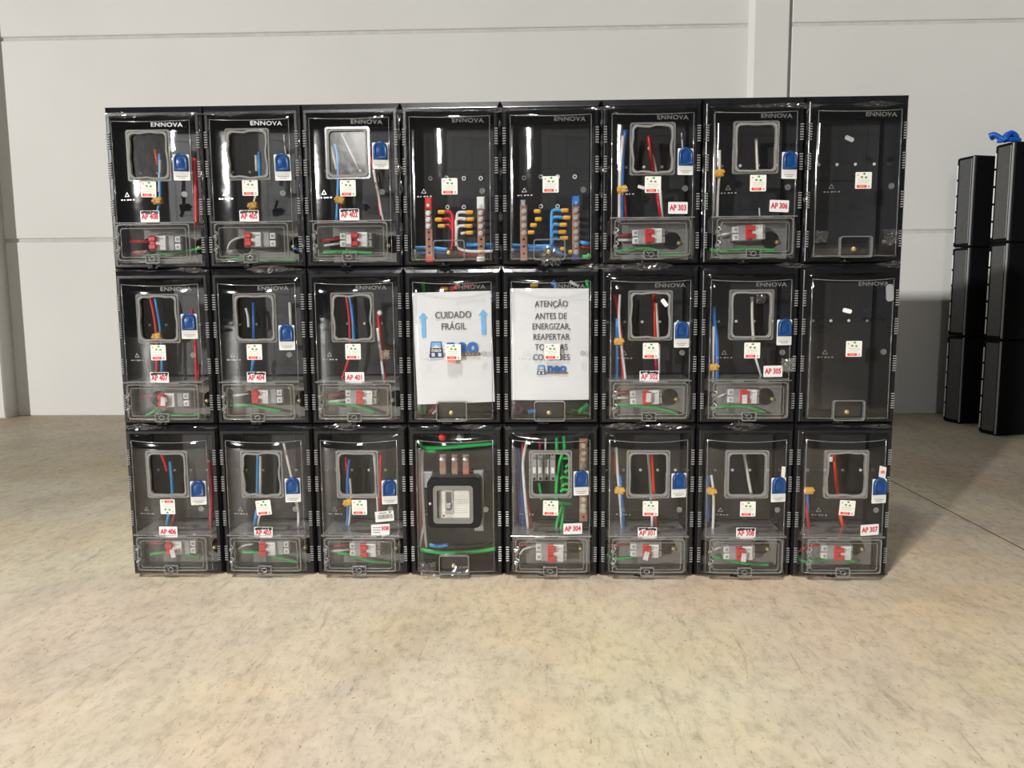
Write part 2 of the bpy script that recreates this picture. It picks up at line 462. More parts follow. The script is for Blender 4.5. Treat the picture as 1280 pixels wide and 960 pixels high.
def window_mesh(seed):
    m = MB()
    yb = -.0268
    x0, x1, z0, z1 = -.057, .053, .2265, .352
    wob = [0, .0022, .0032, 0.001][seed % 4]
    o = rrect(x0, x1, z0, z1, .010, 4); i_ = rrect(x0+.0055, x1-.0055, z0+.0055, z1-.0055, .008, 4)
    o2 = rrect(x0+.003, x1-.003, z0+.003, z1-.003, .010, 4, wob+1e-9, seed); i2 = rrect(x0+.0078, x1-.0078, z0+.0078, z1-.0078, .011, 4, wob+1e-9, seed)
    m.ring(o2, i2, -.0315, -.022)
    return m.mesh('window_frame')
def window_rim_mesh():
    x0, x1, z0, z1 = -.0595, .0555, .224, .3545
    return MB().ring(rrect(x0, x1, z0, z1, .006), rrect(x0+.0045, x1-.0045, z0+.0045, z1-.0045, .006), -.0295, -.0215).mesh('window_rim')

def lid_mesh():
    """lid of the lower compartment: rounded tray with a raised double border"""
    z0, z1, xh = .020, .114, .097
    L = []
    for ins, y in ((0, -.022), (.0008, -.031), (.003, -.034), (.006, -.034), (.0075, -.0315), (.0135, -.0315)):
        L.append([(p[0], y, p[1]) for p in rrect(-xh+ins, xh-ins, z0+ins, z1-ins, .008, 3)])
    n = len(L[0]); v = [p for l in L for p in l]; f = []
    for k in range(len(L)-1):
        for i in range(n):
            q = (i+1) % n; f.append((k*n+i, k*n+q, k*n+n+q, k*n+n+i))
    f.append(tuple(range((len(L)-1)*n, len(L)*n)))
    return MB().add(v, f).mesh('terminal_lid')
def lid_rim_mesh():
    z0, z1, xh = .020, .114, .097
    a = rrect(-xh, xh, z0, z1, .008, 3); b = rrect(-xh+.0022, xh-.0022, z0+.0022, z1-.0022, .007, 3)
    m = MB().ring(a, b, -.0352, -.030)
    a = rrect(-xh+.010, xh-.010, z0+.008, z1-.010, .006, 3); b = rrect(-xh+.0115, xh-.0115, z0+.0095, z1-.0115, .005, 3)
    m.ring(a, b, -.0335, -.031)
    return m.mesh('lid_rim')
def hinge_mesh():
    m = MB()
    for z in (.046, .080):
        m.tube([(-.096, -.034, z-.012), (-.090, -.038, z-.006), (-.094, -.040, z), (-.087, -.038, z+.007), (-.094, -.034, z+.013)], .0022, 6, sub=4)
        m.box(-.100, -.090, -.0365, -.031, z-.004, z+.004, .001)
    return m.mesh('lid_hinge')
def latch_mesh():
    m = MB()
    m.ring(rrect(-.022, .016, .0125, .036, .003, 2), rrect(-.0195, .0135, .015, .0335, .002, 2), -.0385, -.031)
    m.tube([(-.003+.007*math.cos(2*PI*k/10), -.0375, .024+.006*math.sin(2*PI*k/10)) for k in range(11)], .0014, 6, sub=1)
    m.tube([(-.016, -.0365, .031), (-.009, -.0375, .027)], .0014, 6)
    return m.mesh('lid_latch')
def latch_core_mesh(): return MB().box(-.0185, .0125, -.0345, -.030, .016, .0325, .001).mesh('latch_core')
def ridge_mesh():
    m = MB().box(-.108, .108, -.030, -.0195, .1165, .1195, .0012)
    for x in (-.045, .018): m.box(x, x+.028, -.0325, -.0285, .1145, .119, .001)
    return m.mesh('cover_ridge')
def shelf_mesh(): return MB().box(-.106, .106, -.014, .117, .1185, .1210).mesh('divider_shelf')
PY = .118
def plate_mesh(full):
    z0 = .020 if full else .124
    m = MB().box(-.108, .108, PY, PY+.005, z0, .384, .001)
    m.box(-.106, .106, PY-.0012, PY+.001, .267, .269)
    for x in (-.060, .046): m.box(x-.0008, x+.0008, PY-.001, PY+.001, .272, .380)
    m.box(-.095, .095, PY-.001, PY+.001, .150, .152)
    for x in (-.078, -.028, .070): m.disc(x, .252, .0055, PY-.003, PY+.001, 10)
    return m.mesh('mounting_plate')
def screws_mesh(): return MB().disc(0, 0, .0042, -.001, .003, 10, .0022).mesh('screw')
def holed_plate(holes, r):
    cu = bpy.data.curves.new('p', 'CURVE'); cu.dimensions = '2D'; cu.fill_mode = 'BOTH'; cu.extrude = .0015
    def spl(pts):
        s = cu.splines.new('POLY'); s.points.add(len(pts)-1); s.use_cyclic_u = True
        for i, p in enumerate(pts): s.points[i].co = (p[0], p[1], 0, 1)
    spl(rrect(-.109, .109, .013, .118, .003, 2))
    for (x, z) in holes: spl([(x+r*math.cos(2*PI*k/24), z+r*math.sin(2*PI*k/24)) for k in range(24)])
    t = bpy.data.objects.new('p', cu); C.objects.link(t)
    dg = bpy.context.evaluated_depsgraph_get()
    me = bpy.data.meshes.new_from_object(t.evaluated_get(dg)); bpy.data.objects.remove(t); bpy.data.curves.remove(cu)
    me.transform(Matrix.Rotation(PI/2, 4, 'X')); me.materials.clear(); me.name = 'terminal_plate'
    return me
def nub_mesh():
    m = MB().disc(-.020, .0065, .006, -.010, -.003, 12, .003)
    m.box(-.034, -.006, -.006, -.003, .0, .006, .001)
    return m.mesh('drain_knob')
def latch_frame_mesh():
    m = MB()
    m.ring(rrect(-.045, .037, .012, .066, .007), rrect(-.0425, .0345, .0145, .0635, .006), -.036, -.024)
    return m.mesh('latch_frame')
def latch_pocket_mesh(): return MB().box(-.041, .033, -.0205, -.018, .014, .063, .001).mesh('latch_pocket')
def brass_mesh(): return MB().disc(0, 0, .006, -.003, .004, 12, .003).box(-.004, .004, -.0068, -.004, -.0007, .0007).mesh('brass_screw')
def triangle_mesh():
    m = MB()
    def tri(r): return [(r*math.cos(-PI/6+2*PI*k/3), r*math.sin(-PI/6+2*PI*k/3)) for k in range(3)]
    m.ring(tri(.008), tri(.0055), -.0006, .0004)
    for k, wd in enumerate((.005, .003, .006, .004, .005)):
        x = -.018+k*.0085; m.box(x, x+wd, -.0006, .0004, -.0135, -.0105)
    return m.mesh('embossed_mark')

def sticker_meshes():
    s = .0205
    base = rrect(-s, s, -s, s, .0015, 1)
    b = MB().prism(base, -.0006, .0)
    g = MB()
    for k in range(3):
        a = PI/2+2*PI*k/3
        cx, cz = .001+.0062*math.cos(a), .0105+.0058*math.sin(a)
        d = a+PI/2
        pts = [(cx+.0042*math.cos(d+t), cz+.0034*math.sin(d+t)) for t in (0, 2.0, 2.9, -2.0)]
        g.prism(pts, -.0010, -.0005)
    r = MB().box(-.0165, .0085, -.0010, -.0005, -.0185, -.0110)
    r.box(-.0155, -.0125, -.0010, -.0005, .0115, .0155)
    t = MB()
    for k, (x0, x1) in enumerate(((-.014, .014), (-.011, .015), (-.015, .010))):
        z = .0010-.0036*k
        x = x0
        while x < x1:
            wd = random.uniform(.0015, .0045); t.box(x, min(x+wd, x1), -.0009, -.0005, z-.0006, z+.0006); x += wd+.0011
    t.box(.0115, .0165, -.0010, -.0005, -.0180, -.0120)
    e = MB().box(-.0160, -.0115, -.0013, -.0009, -.0170, -.0125).box(.0035, .0075, -.0013, -.0009, -.0170, -.0125)
    return {'b': b.mesh('warning_sticker'), 'g': g.mesh('recycling_print'), 'r': r.mesh('red_print'), 't': t.mesh('grey_print'), 'e': e.mesh('red_print_ends')}

def label_mesh(): return MB().prism(rrect(-.0255, .0255, -.0148, .0148, .002, 2), -.0006, 0).mesh('apartment_label')
def strip_mesh(seed):
    rnd = random.Random(seed); m = MB(); x = -.023
    while x < .022:
        wd = rnd.uniform(.003, .007)
        m.box(x, min(x+wd, .0235), -.0009, -.0005, .0140-rnd.uniform(.004, .0085), .0135+rnd.uniform(-.001, .001)); x += wd*rnd.uniform(.8, 1.15)
    return m.mesh('dark_overprint')
def card_mesh(): return MB().prism(rrect(-.0205, .0205, -.033, .033, .002, 2), -.0008, 0).mesh('seal_card')
def card_print():
    m = MB()
    for z, wd in ((-.023, .014), (-.0275, .009)): m.box(-wd, wd, -.0011, -.0007, z-.0009, z+.0009)
    return m.mesh('card_print')
def cap_mesh():
    m = MB(); n = 18
    out = [(.0185, -.018), (.0185, .010)]+[(.0185*math.cos(PI*k/10), .010+.0185*math.sin(PI*k/10)) for k in range(1, 10)]+[(-.0185, .010), (-.0185, -.018)]
    c = (0, .004)
    L = []
    for s_, y in ((1, -.0005), (.98, -.005), (.86, -.0085), (.74, -.0085), (.70, -.0065), (.5, -.0075), (.2, -.0095)):
        L.append([(c[0]+(p[0]-c[0])*s_, y, c[1]+(p[1]-c[1])*s_) for p in out])
    k_ = len(out); v = [p for l in L for p in l]; f = []
    for a in range(len(L)-1):
        for i in range(k_):
            q = (i+1) % k_; f.append((a*k_+i, a*k_+q, a*k_+k_+q, a*k_+k_+i))
    f.append(tuple(range((len(L)-1)*k_, len(L)*k_)))
    return m.add(v, f, True).mesh('seal_cap')

# circuit breaker, facing -y, centre at origin
def brk_body(h): return MB().box(-.030, .030, .004, .056, -h, h, .002).box(-.041, .041, .018, .056, -h*.96, h*.96, .002).mesh('breaker_body')
def brk_face(h): return MB().box(-.002, .026, -.004, .006, -h*.94, h*.94, .0015).mesh('breaker_face')
def brk_print(h):
    rnd = random.Random(3); m = MB()
    for z in (-h*.5, h*.5):
        for k in range(3):
            x = .002+.0075*k; m.box(x, x+rnd.uniform(.003, .006), -.0045, -.0035, z-.002+rnd.uniform(-.001, .003), z+rnd.uniform(.0, .004))
    return m.mesh('breaker_print')
def brk_toggle(h):
    m = MB().box(-.018, -.002, -.006, .006, -h*.95, h*.95, .002)
    for z in (-h*.52, h*.52): m.box(-.016, .003, -.015, -.004, z-h*.30, z+h*.30, .0015)
    return m.mesh('toggle')
def brk_term(h): return MB().box(-.008, .008, .006, .022, -h*.9, -h*.08, .0015).box(-.008, .008, .006, .022, h*.08, h*.9, .0015).mesh('terminal_block')
def brk_screws(h):
    m = MB()
    for z in (-h*.5, h*.5): m.disc(0, z, .0042, .0045, .008, 10)
    return m.mesh('terminal_screws')

# ------------------------------------------------------------------ building a box
class Box:
    def __init__(s, r, c, label, group=None):
        s.r, s.c = r, c
        s.o = Vector((-1.04+W*(c+.5), 0, H*(2-r)))
        s.t = thing('meter_box', label, 'meter box', s.o, 0, group or 'meter boxes of the wall of boxes')
    def L(s, px, py, y): return at(px, py, y)-s.o
    def onfront(s, px, py, lift=.0012):
        y = CF
        for _ in range(3):
            p = s.L(px, py, y); y = front_y(p.x)
        return Vector((p.x, front_y(p.x)-lift, p.z)), math.atan2(p.x, RC)
    def put(s, name, key, fn, mat, parent=None, loc=(0, 0, 0), rot=(0, 0, 0)):
        return obj(name, shared(key, fn), mat, parent or s.t, loc, rot)
    def wire(s, col, pts, y=.064, r=.0042, name='wire'):
        P = [s.L(p[0], p[1], p[2] if len(p) > 2 else y) for p in pts]
        for p in P:      # keep the cable inside the housing walls
            p.z = min(max(p.z, .0165+r), .389-r); p.x = min(max(p.x, -.1105+r), .1105-r)
        return obj(name, MB().tube(P, r), 'wire_'+col, s.t)
    def lwire(s, col, pts, r=.0034, y=.030): return s.wire(col, pts, y, r)
    def clip(s, px, py, y=.056):
        p = s.L(px, py, y)
        def mk(): return MB().box(-.012, .012, -.008, .008, -.009, .009, .003).box(-.014, -.004, -.010, -.002, -.0035, .0035, .001).box(.003, .014, -.010, -.002, -.001, .005, .001).mesh('cable_clip')
        return s.put('cable_clip', 'clip', mk, 'yellow', None, p, (0, random.uniform(-.3, .3), 0))
    def sticker(s, px, py, rot=0.0):
        p, a = s.onfront(px, py)
        S = shared('sticker', sticker_meshes)
        b = obj('warning_sticker', S['b'], 'sticker', s.t, p, (0, rot, a))
        obj('recycling_print', S['g'], 'greenink', b); obj('red_print', S['r'], 'pinkink', b); obj('grey_print', S['t'], 'greyink', b)
        obj('red_print_ends', S['e'], 'redink', b)
        return b
    def ap(s, num, px, py, strip=False, rot=0.0):
        p, a = s.onfront(px, py, .0022)
        b = s.put('apartment_label', 'ap', label_mesh, 'paper', None, p, (0, rot, a))
        obj('lettering', text_mesh('AP '+num, .0195, .76, .0005), 'redink', b, (0, -.0011, -.001 if strip else 0.0))
        if strip:
            k = random.randrange(3); s.put('dark_overprint', ('strip', k), lambda: strip_mesh(k), 'blackink', b)
        return b
    def seal(s, px, py, rot=0.0):
        p, a = s.onfront(px, py, .0016)
        b = s.put('seal_card', 'card', card_mesh, 'white', None, p, (0, rot, a))
        s.put('card_print', 'cardprint', card_print, 'greyink', b)
        s.put('seal_cap', 'cap', cap_mesh, 'cap', b, (0, 0, .008))
    def breaker(s, px, py, kind, rot=0.0, h=.020, tape=None):
        p = s.L(px, py, -.002)
        b = s.put('circuit_breaker', ('bb', h), lambda: brk_body(h), 'grey', None, (p.x, 0.0, p.z), (0, rot, 0))
        dx = -.016 if kind == 'L' else .006
        s.put('breaker_face', ('bf', h), lambda: brk_face(h), 'white', b, (dx, 0, 0))
        s.put('breaker_print', ('bp', h), lambda: brk_print(h), 'greyink', b, (dx, -.0003, 0))
        s.put('toggle', ('bt', h), lambda: brk_toggle(h), 'red', b, (dx, 0, 0))
        for sx in (-1, 1):
            s.put('terminal_block', ('bm', h), lambda: brk_term(h), 'white', b, (sx*.034+(.003 if kind == 'L' else -.002), 0, 0))
            s.put('terminal_screws', ('bs', h), lambda: brk_screws(h), 'grey', b, (sx*.034+(.003 if kind == 'L' else -.002), 0, 0))
        if tape:
            q = s.L(tape[0], tape[1], -.018)
            m = MB().box(-.007, .007, -.003, .0, -.012, .012, .0012)
            obj('white_tape', m, 'white', s.t, (q.x, -.0165, q.z), (0, tape[2], 0))
        return b
    def base(s, hole=None):
        h = s.put('housing', 'housing', housing_mesh, 'flange')
        for x in (-.1195, .1195):
            for z in (.331, .257, .160, .061):
                s.put('ribbed_clip', 'ribs', ribs_mesh, 'rib', h, (x, -.0045, z))
        s.put('drain_knob', 'nub', nub_mesh, 'flange', h)
        s.cover = s.put('cover', ('cover', hole), lambda: cover_mesh(.1125, CX, CZ0, CZ1, CF, hole=hole), 'clear')
        s.put('cover_edge', 'bead', bead_mesh, 'rim', s.cover)
        if s.r < 2:
            obj('embossed_lettering', text_mesh('ENNOVA', .0150, 1.22, .0003, .0006, space=1.1), 'emboss', s.cover, (.048, front_y(.048)-.0012, .3665), (0, 0, math.atan2(.048, RC)))
        s.put('embossed_mark', 'tri', triangle_mesh, 'emboss', s.cover, (-.068, front_y(-.068)-.001, .190), (0, 0, math.atan2(-.068, RC)))
        s.put('embossed_stud', 'stud', lambda: MB().disc(0, 0, .0075, -.0025, .001, 14).mesh('embossed_stud'), 'emboss', s.cover, (.083, front_y(.083)-.0008, .191), (0, 0, math.atan2(.083, RC)))
    def plate(s, full, screws=True):
        p = s.put('mounting_plate', ('plate', full), lambda: plate_mesh(full), 'plate')
        if screws:
            for x in (-.100, -.052, -.003, .046, .096):
                s.put('screw', 'screw', screws_mesh, 'white', p, (x, PY-.0016, .268))
    def meter(s):
        s.base((-.0535, .0495, .230, .3485)); s.plate(False)
        s.put('window_pane', 'pane', lambda: MB().box(-.0545, .0505, -.0240, -.0225, .229, .3495).mesh('window_pane'), 'pane', s.cover)
        left = s.c < 3
        hs = ((-.056, .062), (.094, .062)) if left else ((.066, .064), (-.094, .060))
        s.put('terminal_plate', ('tplate', left), lambda: holed_plate(hs, .0235), 'greyplate', None, (0, .058, 0))
        s.put('divider_shelf', 'shelf', shelf_mesh, 'shelf')
        seed = random.randrange(8)
        s.put('window_frame', ('win', seed), lambda: window_mesh(seed), 'gasket', s.cover)
        s.put('window_rim', 'winrim', window_rim_mesh, 'rim', s.cover)
        s.put('cover_ridge', 'ridge', ridge_mesh, 'rim', s.cover)
        lid = s.put('terminal_lid', 'lid', lid_mesh, 'lid')
        s.put('lid_rim', 'lidrim', lid_rim_mesh, 'rim', lid)
        s.put('lid_hinge', 'hinge', hinge_mesh, 'rim', lid)
        s.put('lid_latch', 'latch', latch_mesh, 'rim', lid)
        s.put('latch_core', 'latchcore', latch_core_mesh, 'plate', lid)
        s.put('brass_screw', 'brass', brass_mesh, 'brass', None, (.083, .052, .058))
    def latch(s, pocket=True):
        s.put('latch_frame', 'lframe', latch_frame_mesh, 'shelf', s.cover)
        if pocket: s.put('latch_pocket', 'lpocket', latch_pocket_mesh, 'black', None)
        s.put('brass_screw', 'brass', brass_mesh, 'brass', s.cover, (-.006, -.024, .034))

#--DATA--
def B(r, c, label): return Box(r, c, label)
# ---- top row
b = B(0, 0, 'clear-fronted black meter box labelled AP 408, top left corner of the wall of boxes'); b.meter()
b.sticker(186, 236.6, .03); b.ap('408', 188, 270.6, True); b.seal(227.2, 209.5); b.breaker(203, 303.7, 'L')
b.wire('orange', [(194, 187), (197, 206)]); b.wire('sky', [(199.5, 192), (200, 225), (200, 250), (197, 264)]); b.wire('white', [(200.5, 200), (199, 240)], .064)
b.wire('red', [(243, 198), (245, 240), (246, 282)], .02, .0060); b.clip(197.5, 251)
b.lwire('green', [(178, 322), (200, 318), (230, 314), (254, 310)]); b.lwire('red', [(163, 302), (186, 302)], .0045); b.lwire('red', [(166, 316), (184, 315)])
b = B(0, 1, 'clear-fronted black meter box labelled AP 405, second from the left in the top row'); b.meter()
b.sticker(312.8, 234.7); b.ap('405', 311.9, 270, True); b.seal(353.6, 209.5, -.03); b.breaker(322, 299.4, 'L')
b.wire('sky', [(324, 190), (325, 224)], .064, .005); b.wire('white', [(320, 194), (321, 214)]); b.wire('white', [(320, 243), (316, 258)], .064, .003); b.clip(316.5, 257)
b.wire('white', [(355, 168), (357.5, 194)], .064, .003); b.lwire('white', [(284, 312), (289, 302), (300, 297), (312, 296)], .003); b.lwire('green', [(268, 326), (300, 323), (330, 326), (372, 328)]); b.lwire('blue', [(366, 310), (374, 312)])  # upper-right white strand is a reflection drawn as a solid wire
b = B(0, 2, 'clear-fronted black meter box labelled AP 402, third from the left in the top row'); b.meter()
b.sticker(435, 235.4); b.ap('402', 437, 268.2, True); b.seal(475.7, 195); b.breaker(444.5, 299.4, 'C', tape=(436, 299, 0))
b.wire('sky', [(419, 180), (422, 195), (423, 225), (421, 277)], .064, .005); b.wire('white', [(414.5, 183), (421, 212)]); b.wire('red', [(427, 214), (426.5, 266)], .064, .0035); b.wire('white', [(427, 167), (448, 211)], .06, .002)
b.wire('red', [(457, 178), (466, 206), (472, 240), (478, 280)], .04, .005); b.wire('white', [(467, 212), (474, 250), (480, 280)], .036, .004); b.wire('black', [(470, 206), (478, 245)], .034, .004); b.clip(425, 250)
b.lwire('red', [(401, 301), (426, 298)]); b.lwire('white', [(405, 307), (428, 304)]); b.lwire('green', [(404, 316), (425, 314.5), (445, 315), (466, 316.5)], .0045)

def nut(b, px, py, y, mat='steel'):
    p = b.L(px, py, y)
    b.put('terminal_nut', 'nut', lambda: MB().disc(0, 0, .0075, -.003, .003, 6).disc(0, 0, .004, -.007, -.003, 8).mesh('terminal_nut'), mat, None, p)
def washer(b, px, py, y=PY-.002):
    def mk():
        c = [(math.cos(2*PI*k/14), math.sin(2*PI*k/14)) for k in range(14)]
        return MB().ring([(.0062*x, .0062*z) for x, z in c], [(.003*x, .003*z) for x, z in c], -.003, .002).mesh('standoff_ring')
    b.put('standoff_ring', 'washer', mk, 'white', None, b.L(px, py, y))
def lug(b, px, py, y, ln=.020, mat='yellow', rot=0.0):
    p = b.L(px, py, y)
    b.put('cable_lug', ('lug', ln), lambda: MB().tube([(-ln/2, 0, 0), (-ln*.3, 0, 0), (ln*.3, 0, 0), (ln/2, 0, 0)], lambda t: .0055 if .1 < t < .9 else .0045, 10, sub=1).mesh('cable_lug'), mat, None, p, (0, rot, 0))
def bar(b, px, py0, py1, y, w_, mat, holes=()):
    p0 = b.L(px, py0, y); p1 = b.L(px, py1, y)
    o = obj('busbar', MB().box(-w_/2, w_/2, 0, .006, p1.z-p0.z, 0, .001), mat, b.t, p0)
    for hy in holes:
        q = b.L(px, hy, y)
        b.put('bar_hole', 'barhole', lambda: MB().disc(0, 0, .0032, -.0006, .001, 8).mesh('bar_hole'), 'black', o, (0, 0, q.z-p0.z))
    return o
def end_cap(b, px, py0, py1, y, w_, mat):
    p0 = b.L(px, py0, y); p1 = b.L(px, py1, y)
    return obj('insulating_foot', MB().box(-w_/2, w_/2, -.004, .012, p1.z-p0.z, 0, .003), mat, b.t, p0)

# busbar box with red and white feeders
b = B(0, 3, 'clear-fronted black box with copper busbars and red and white feeder cables'); b.base(); b.plate(True, False); b.latch(False)
b.sticker(562, 233)
bar(b, 535.5, 258, 321, .035, .019, 'copper', (290.5, 299, 308, 316)); end_cap(b, 535.5, 247, 262, .030, .019, 'red'); end_cap(b, 537, 321, 331, .030, .022, 'red')
bar(b, 601, 258, 324, .035, .020, 'copper', (299, 308, 316)); end_cap(b, 601, 246, 261, .030, .021, 'white'); end_cap(b, 601, 321, 331, .030, .022, 'white')
for yy in (257, 266.5, 274.5, 282.5): nut(b, 535.5, yy, .030)
for yy in (257.5, 266, 274, 283, 291.5): nut(b, 601, yy, .030)
for (x, yy) in ((552, 265), (548.5, 274.5), (552, 282.5)): lug(b, x, yy, .03)
lug(b, 587, 265.5, .03, mat='tan'); lug(b, 588, 274, .03); lug(b, 586, 282.5, .03); lug(b, 587, 291, .03)
for (x0, y0, rr) in ((556, 265, .005), (553, 274.5, .005), (556, 282, .004)): b.wire('red', [(x0, y0), (562, y0), (566, y0+8), (566, 305), (564, 312)], .034, rr)
b.wire('white', [(583, 265.5), (573, 266), (571, 275), (571, 300)], .036, .004)
b.wire('white', [(583, 274), (571, 274.5), (570.5, 290), (570.5, 308)], .034, .0045); b.wire('white', [(582, 282.5), (574, 283), (571, 290), (572, 308), (585, 314), (621, 314)], .032, .0042); b.wire('white', [(582, 291), (576, 292)], .032, .004)
b.wire('sky', [(514, 310), (535, 310), (560, 312)], .048, .0055); b.wire('blue', [(514, 317), (560, 316)], .064, .005); b.wire('sky', [(583, 306), (621, 306)], .046, .0055); b.wire('blue', [(583, 311.5), (621, 311)], .064, .005); b.wire('darkred', [(572, 314), (585, 319), (602, 318)], .04, .0055); b.wire('green', [(514, 322), (524, 325)], .064, .004)
for (x, yy) in ((538, 223), (558, 222.5), (580, 223), (601, 223), (559.5, 259), (580, 259)): washer(b, x, yy)
# busbar box with blue feeders
b = B(0, 4, 'clear-fronted black box with copper busbars and bright blue feeder cables'); b.base(); b.plate(True, False); b.latch(False)
b.sticker(688.3, 230.6)
bar(b, 654.5, 256, 326, .035, .019, 'copper', (299, 308, 317)); end_cap(b, 654, 250, 258, .03, .014, 'steel')
bar(b, 720, 254, 318, .035, .020, 'copper'); end_cap(b, 720, 245, 257, .03, .021, 'wire_blue'); end_cap(b, 720, 317, 327, .03, .022, 'navyink')
for yy in (264, 273, 282, 291): nut(b, 655, yy, .030)
for yy in (253.5, 263, 272, 281, 290, 297.5, 306.5, 315): nut(b, 720, yy, .030)
for (x, yy) in ((671.5, 264), (673, 274), (667, 281.5), (664, 290.5)): lug(b, x, yy, .03, .018)
lug(b, 706, 263, .03, mat='tan'); lug(b, 708.5, 272, .03); lug(b, 704, 281, .03); lug(b, 703, 290, .03); lug(b, 705, 297.5, .03, .022); lug(b, 713, 315, .03, .010); lug(b, 703, 311, .03, .012)
for (x0, y0) in ((702, 263), (704, 272), (699, 281), (698, 290.5), (699, 299)): b.wire('sky', [(x0, y0), (692, y0), (689.5, y0+8), (689.5, max(y0+14, 306))], .034, .0045)
b.wire('sky', [(640, 307), (665, 308), (690, 308)], .046, .006); b.wire('blue', [(640, 312.5), (690, 312)], .048, .0055); b.wire('blue', [(690, 306), (698, 316), (708, 320)], .03, .005); b.wire('sky', [(724, 303), (738, 305)], .045, .006); b.wire('red', [(722, 309), (738, 310)], .045, .004); b.wire('red', [(639, 312), (643, 318)], .064, .003)
b.wire('green', [(728, 327), (734, 321), (741, 318)], .035, .006)
for (x, yy) in ((655, 222.5), (676, 221), (697, 221), (718.5, 221), (676, 258), (697, 258)): washer(b, x, yy)
def crumple(b, px, py, y, r, seed, mat='film', name='crumpled_film'):
    rnd = random.Random(seed); m = MB(); n = 12; rows = []
    for i in range(n+1):
        row = []
        for k in range(n+1):
            u, v = (i/n-.5)*2, (k/n-.5)*2; q = max(.2, 1-.5*(u*u+v*v))
            row.append((u*r*rnd.uniform(.8, 1.1), -.004-q*.010*rnd.random(), v*r*rnd.uniform(.8, 1.1)))
        rows.append(row)
    return obj(name, m.grid(rows, False), mat, b.t, b.L(px, py, y))
crumple(b, 689, 320, -.030, .026, 5)

b = B(0, 5, 'clear-fronted black meter box labelled AP 303, right of the blue busbar box'); b.meter()
b.sticker(816, 230.8); b.ap('303', 847.2, 260); b.seal(856.5, 202.3); b.breaker(812.4, 295, 'C', -.03)
b.wire('blue', [(782, 163), (778, 200), (777, 278)], .045, .006); b.wire('white', [(779, 170), (775, 215), (774, 278)], .04, .0048); b.wire('darkred', [(781, 243), (783, 278)], .045, .004); b.clip(777.5, 237, .03)
b.wire('red', [(811, 170), (814, 195), (817, 215)], .064, .0055); b.wire('white', [(811, 184), (817, 200), (820, 216)], .064, .004); b.wire('red', [(821, 240), (826, 272)], .064, .0045); b.wire('white', [(825, 238), (828, 274)], .064, .004); b.wire('white', [(852, 166), (853.5, 188)], .064, .0022)
b.lwire('darkred', [(772, 295), (794, 293)], .0045); b.lwire('white', [(772, 300), (796, 300)]); b.lwire('green', [(770, 315), (790, 311), (815, 311), (835, 319), (853, 318)])
p = b.L(801.5, 234, .0); obj('white_tag', MB().box(-.009, .009, 0, .001, -.004, .004), 'white', b.t, p, (0, .3, 0))
b = B(0, 6, 'clear-fronted black meter box labelled AP 306 in the top row, second from the right'); b.meter()
b.sticker(947.4, 229); b.ap('306', 973.6, 257.7, rot=.03); b.seal(986.3, 207); b.breaker(938.3, 290.5, 'C', -.04)
b.wire('white', [(899, 188), (899, 215), (897, 240), (896, 274)], .045, .005); b.wire('white', [(893, 140), (894, 200), (892, 272)], .03, .0022); b.clip(898.5, 216.5, .03)
b.wire('white', [(945, 173), (946, 195), (947, 214)], .064, .0042); b.wire('white', [(949, 260), (950, 275)], .064, .002)
b.lwire('white', [(898, 294), (922, 290)]); b.lwire('green', [(886, 312), (905, 314), (930, 311), (970, 313)], .0042)
def tape_and_glint(b, px, py, rot, mat='white', s_=1.0):  # small pale tape pieces; the large grey one is a painted reflection
    p, a = b.onfront(px, py, .001); obj('tape_and_glint_spot', MB().prism(rrect(-.0115*s_, .0115*s_, -.0055*s_, .0055*s_, .004*s_), -.001, 0), mat, b.t, p, (0, rot, a))
b = B(0, 7, 'empty clear-fronted black meter box at the top right corner of the wall of boxes'); b.base(); b.plate(True); b.latch()
b.sticker(1079, 225.6); tape_and_glint(b, 1061.5, 173.5, .45, 'grey')
obj('inner_frame', MB().ring(rrect(-.060, .072, .225, .372, .004), rrect(-.058, .070, .227, .370, .004), .112, .1185), 'plate', b.t)
crumple(b, 1112, 296, -.024, .020, 8); crumple(b, 1026, 296, -.024, .016, 9)

# ---- middle row
b = B(1, 0, 'clear-fronted black meter box labelled AP 407 at the left end of the middle row'); b.meter()
b.sticker(198.3, 440.7); b.ap('407', 200, 472, True); b.seal(237, 408); b.breaker(214, 500.3, 'L', tape=(204, 502, .1))
b.wire('red', [(187, 369), (193, 395), (196, 425), (196, 466)], .064, .0046); b.wire('sky', [(194, 373), (199, 400), (202, 430), (202.5, 466)], .064, .0042); b.clip(197, 420)
b.wire('red', [(240, 386), (244, 430), (246, 480)], .03, .0042); b.wire('darkred', [(249, 455), (248, 480)], .03, .004)
b.lwire('darkred', [(175, 497), (197, 494)], .004); b.lwire('green', [(183, 524), (190, 516), (198, 512), (206, 522), (228, 526), (252, 527)], .0045)
b = B(1, 1, 'clear-fronted black meter box labelled AP 404, second from the left in the middle row'); b.meter()
b.sticker(318.3, 440); b.ap('404', 321, 471.6, True); b.seal(358.8, 422); b.breaker(331, 496, 'L')
b.wire('white', [(307.5, 385), (310, 395), (311, 409)], .064, .004); b.wire('blue', [(317, 378), (317.5, 424)], .064, .0046); b.wire('sky', [(317, 448), (315, 465)], .064, .005); b.wire('white', [(362.5, 378), (364, 408)], .04, .005)
b.lwire('white', [(291, 495), (311, 492)], .003); b.lwire('green', [(288, 507), (310, 506.5), (330, 510), (352, 514)], .0042)
b = B(1, 2, 'clear-fronted black meter box labelled AP 401, left of the CUIDADO FRÁGIL sign'); b.meter()
b.sticker(441.5, 439.5); b.ap('401', 443.7, 472); b.breaker(451, 497, 'C', .02)
